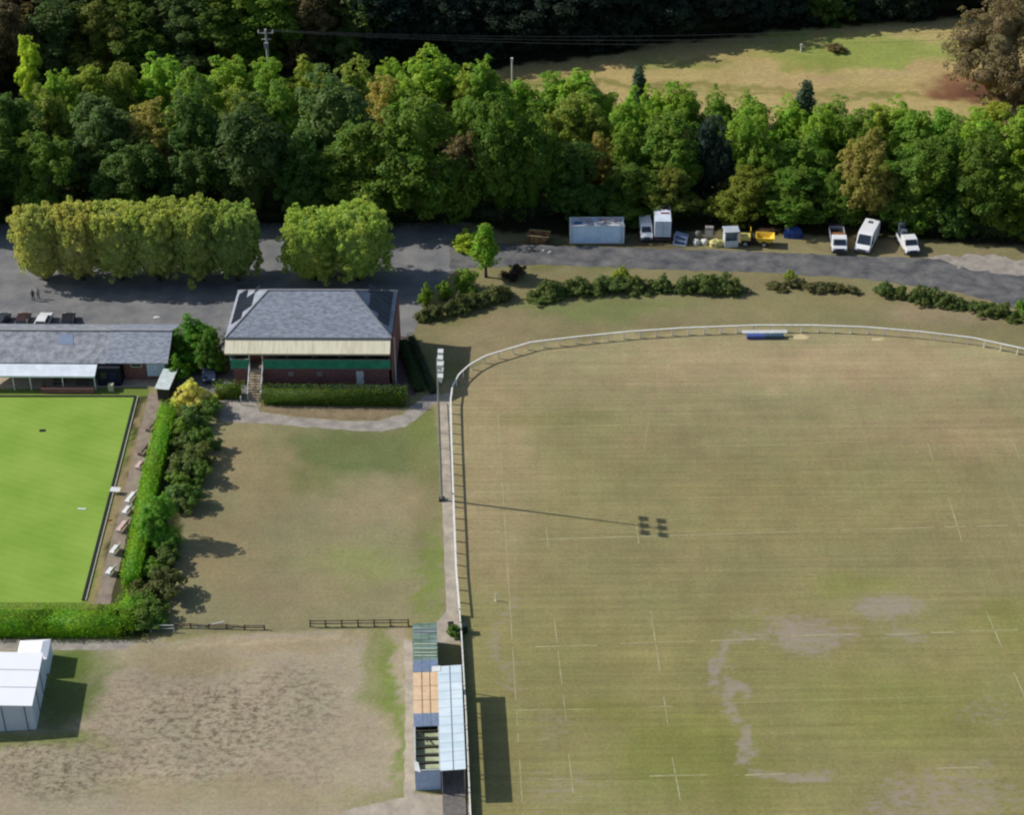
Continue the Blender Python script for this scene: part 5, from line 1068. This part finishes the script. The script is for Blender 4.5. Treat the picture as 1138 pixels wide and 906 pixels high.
lump('white_sack', 'little white sack leaning beside the blue tarpaulin', 'bag', 875, 256, .7, .6, .7, BAG, 6)
lump('soil_heap', 'dark soil heap behind the yellow dumper', 'heap', 850, 262, 3., 1.4, .8, mat('heap_soil', lin(120, 86, 62), .95), 7)
mf = thing('metal_frames', 'leaning stack of blue grey metal frames right of the box lorry', 'frames', P(755, 273), R(-20)); LBL = mat('blue_grey_metal', lin(150, 164, 190), .5)
for k in range(5):
    m = MB(); y = .25*k
    for a_, b_ in (((-.9, y, 0), (-.9, y+.4, 1.5)), ((.9, y, 0), (.9, y+.4, 1.2)), ((-.9, y+.4, 1.5), (.9, y+.4, 1.2)), ((-.9, y+.2, .75), (.9, y+.2, .6)), ((-.9, y, .05), (.9, y, .05))): m.bar(a_, b_, .1)
    m.build('frame', LBL, mf)
lump('stone', 'small white stone on the track below the rusty skip', 'stone', 611, 282, .5, .4, .3, WHITE, 9)
lump('stone', 'small pale stone at the car park edge, left of the skip', 'stone', 604, 279.5, .35, .3, .2, BAG, 10)
lump('plastic_sheet', 'small pale scrap lying on the car park behind the clubhouse', 'scrap', 174, 354, .9, .5, .12, WHITE, 11)
# poles and wires
UP = P(301, 104); uh = height(301, 104, 32)
up = thing('utility_pole', 'pale utility pole with insulators rising before the dark wood', 'pole', UP)
m = MB(); m.tube([(0, 0, 0), (0, 0, uh)], [.28, .2], 10); m.build('pole', mat('bleached_wood', lin(176, 174, 168), .8), up)
m = MB(); m.bar((-1.3, 0, uh-.7), (1.3, 0, uh-.7), .16); m.bar((-.8, 0, uh-1.8), (.8, 0, uh-1.8), .14); m.build('cross_arm', mat('bleached_wood', (.4, .4, .4)), up)
for x in (-1.2, 0, 1.2): m = MB(); m.tube([(x, 0, uh-.6), (x, 0, uh-.15)], [.12, .09], 8); m.build('insulator', WHITE, up)
m = MB(); m.box(-.35, -.75, uh-3.2, .35, -.25, uh-2.2); m.build('transformer', mat('grey_transformer', lin(150, 152, 152), .5), up, bevel=.05)
for k, (x, lab) in enumerate(((-1.2, 'thin overhead wire from the utility pole, lowest in the photo'), (0, 'thin overhead wire from the utility pole, middle of three'), (1.2, 'thin overhead wire from the utility pole, highest in the photo'))):
    a = UP+Vector((x, 0, uh-.15)); b = P(1180, 38-10*k, 12)+Vector((0, 0, 0)); m = MB(); pts = []
    for i in range(25): t = i/24; pts.append(a.lerp(b, t)-Vector((0, 0, 4*2.2*t*(1-t))))
    m.tube(pts, .022, 5); tag(m.build('overhead_wire', mat('wire', (.10, .10, .11), .5)), lab, 'wire')
m = MB(); m.tube([(0, 0, 0), (0, 0, 4.2)], .12, 8); m.box(-.2, -.2, 4.0, .2, .2, 4.6); tag(m.build('marker_post', WHITE, None, P(569, 92)), 'white topped post at the tip of the meadow', 'post')
m = MB(); m.tube([(0, 0, 0), (0, 0, 1.2)], .12, 8); m.box(-.18, -.18, 1.0, .18, .18, 1.45); tag(m.build('marker_post', WHITE, None, P(890, 57)), 'tiny white post in the middle of the meadow', 'post')

# ------------------------------------------------------------------ two people on the car park
def person(px, py, label, top, leg, hair, rz, stride):
    import bmesh
    p = P(px, py)+LZ
    J = {'pelvis': (0, 0, .95), 'chest': (0, .02, 1.3), 'neck': (0, 0, 1.5), 'head': (0, -.03, 1.63), 'crown': (0, -.02, 1.76)}
    E_ = [('pelvis', 'chest'), ('chest', 'neck'), ('neck', 'head'), ('head', 'crown')]; rad = {'pelvis': .15, 'chest': .165, 'neck': .06, 'head': .10, 'crown': .075}
    for s, n in ((-1, 'l'), (1, 'r')):
        J.update({n+'sh': (s*.19, .02, 1.42), n+'el': (s*.27, .03, 1.14), n+'wr': (s*.25, -.12, .92), n+'ha': (s*.24, -.16, .83), n+'hip': (s*.1, 0, .88), n+'kn': (s*.11, -.06-s*stride*.5, .5), n+'an': (s*.11, .04-s*stride, .09), n+'to': (s*.12, -.16-s*stride, .04)})
        E_ += [('chest', n+'sh'), (n+'sh', n+'el'), (n+'el', n+'wr'), (n+'wr', n+'ha'), ('pelvis', n+'hip'), (n+'hip', n+'kn'), (n+'kn', n+'an'), (n+'an', n+'to')]
        rad.update({n+'sh': .075, n+'el': .052, n+'wr': .036, n+'ha': .045, n+'hip': .105, n+'kn': .07, n+'an': .05, n+'to': .045})
    ks = list(J); me = bpy.data.meshes.new('person'); me.from_pydata([J[k] for k in ks], [(ks.index(a_), ks.index(b_)) for a_, b_ in E_], [])
    o = link('person', me, None, None, p, rz); tag(o, label, 'person')
    o.modifiers.new('skin', 'SKIN'); sv = me.skin_vertices[0].data
    for i, k in enumerate(ks): sv[i].radius = (rad[k], rad[k]*(.75 if k in ('chest', 'pelvis') else 1))
    sv[0].use_root = True
    sd = o.modifiers.new('sub', 'SUBSURF'); sd.levels = 1; sd.render_levels = 1
    dg = bpy.context.evaluated_depsgraph_get(); ev = bpy.data.meshes.new_from_object(o.evaluated_get(dg)); o.modifiers.clear(); o.data = ev
    SK = mat('skin', (.45, .28, .20), .6); ev.materials.clear()
    for q in (top, leg, SK, BLACK): ev.materials.append(q)
    for f in ev.polygons:
        c = f.center; f.material_index = 3 if c.z < .1 else 1 if c.z < .93 and abs(c.x) < .215 else 2 if c.z > 1.49 or c.z < .95 else 0; f.use_smooth = True
    m = MB()
    for j in range(6):
        for i in range(12):
            th = math.pi*.62*j/5; m.v.append((.112*math.sin(th)*math.cos(i*.5236), .0+.118*math.sin(th)*math.sin(i*.5236)+.02, 1.66+.13*math.cos(th)))
    for j in range(5):
        for i in range(12): m.f.append((j*12+i, (j+1)*12+i, (j+1)*12+(i+1) % 12, j*12+(i+1) % 12))
    m.build('hair', hair, o)
person(37.5, 334, 'left of two people walking on the car park, in dark clothes', mat('dark_jacket', (.03, .035, .06), .8), mat('dark_trousers', (.02, .022, .03), .8), mat('dark_hair', (.02, .015, .01)), .5, .12)
person(43, 332, 'right of two people walking on the car park, in a pale top', mat('pale_shirt', (.5, .46, .44), .8), mat('navy_trousers', (.03, .035, .05), .8), mat('grey_hair', (.2, .18, .16)), .3, .1)

# ------------------------------------------------------------------ camera, light, world
cam = bpy.data.cameras.new('camera'); co_ = bpy.data.objects.new('camera', cam); COL.objects.link(co_); scene.camera = co_
cam.sensor_width = 36; cam.lens = FPX/IW*36; cam.clip_start = 1; cam.clip_end = 9000
M = Matrix(((_r[0], _u[0], -_f[0]), (_r[1], _u[1], -_f[1]), (_r[2], _u[2], -_f[2]))).to_4x4(); M.translation = Vector((0, 0, CH)); co_.matrix_world = M
sdir = Vector((-24.2, 5.59, 18.85)).normalized(); elev = math.asin(sdir.z)
sun = bpy.data.lights.new('sun', 'SUN'); sun.energy = 4.5; sun.angle = R(.5); sun.color = (1, .96, .89)
so = bpy.data.objects.new('sun', sun); COL.objects.link(so); so.rotation_euler = sdir.to_track_quat('Z', 'Y').to_euler()
w = bpy.data.worlds.new('World'); scene.world = w; w.use_nodes = True
sky = w.node_tree.nodes.new('ShaderNodeTexSky'); sky.sky_type = 'NISHITA'; sky.sun_disc = False; sky.sun_elevation = elev; sky.sun_rotation = math.atan2(sdir.x, sdir.y)
bg = w.node_tree.nodes['Background']; bg.inputs['Strength'].default_value = .115; w.node_tree.links.new(sky.outputs[0], bg.inputs['Color'])
scene.view_settings.view_transform = 'Standard'; scene.view_settings.look = 'None'; scene.view_settings.gamma = 1; scene.view_settings.exposure = 0.0
scene.render.engine = 'CYCLES'; scene.cycles.max_bounces = 5; scene.cycles.diffuse_bounces = 3; scene.cycles.transparent_max_bounces = 4
scene.cycles.pixel_filter_type = 'BLACKMAN_HARRIS'; scene.cycles.filter_width = 2.2
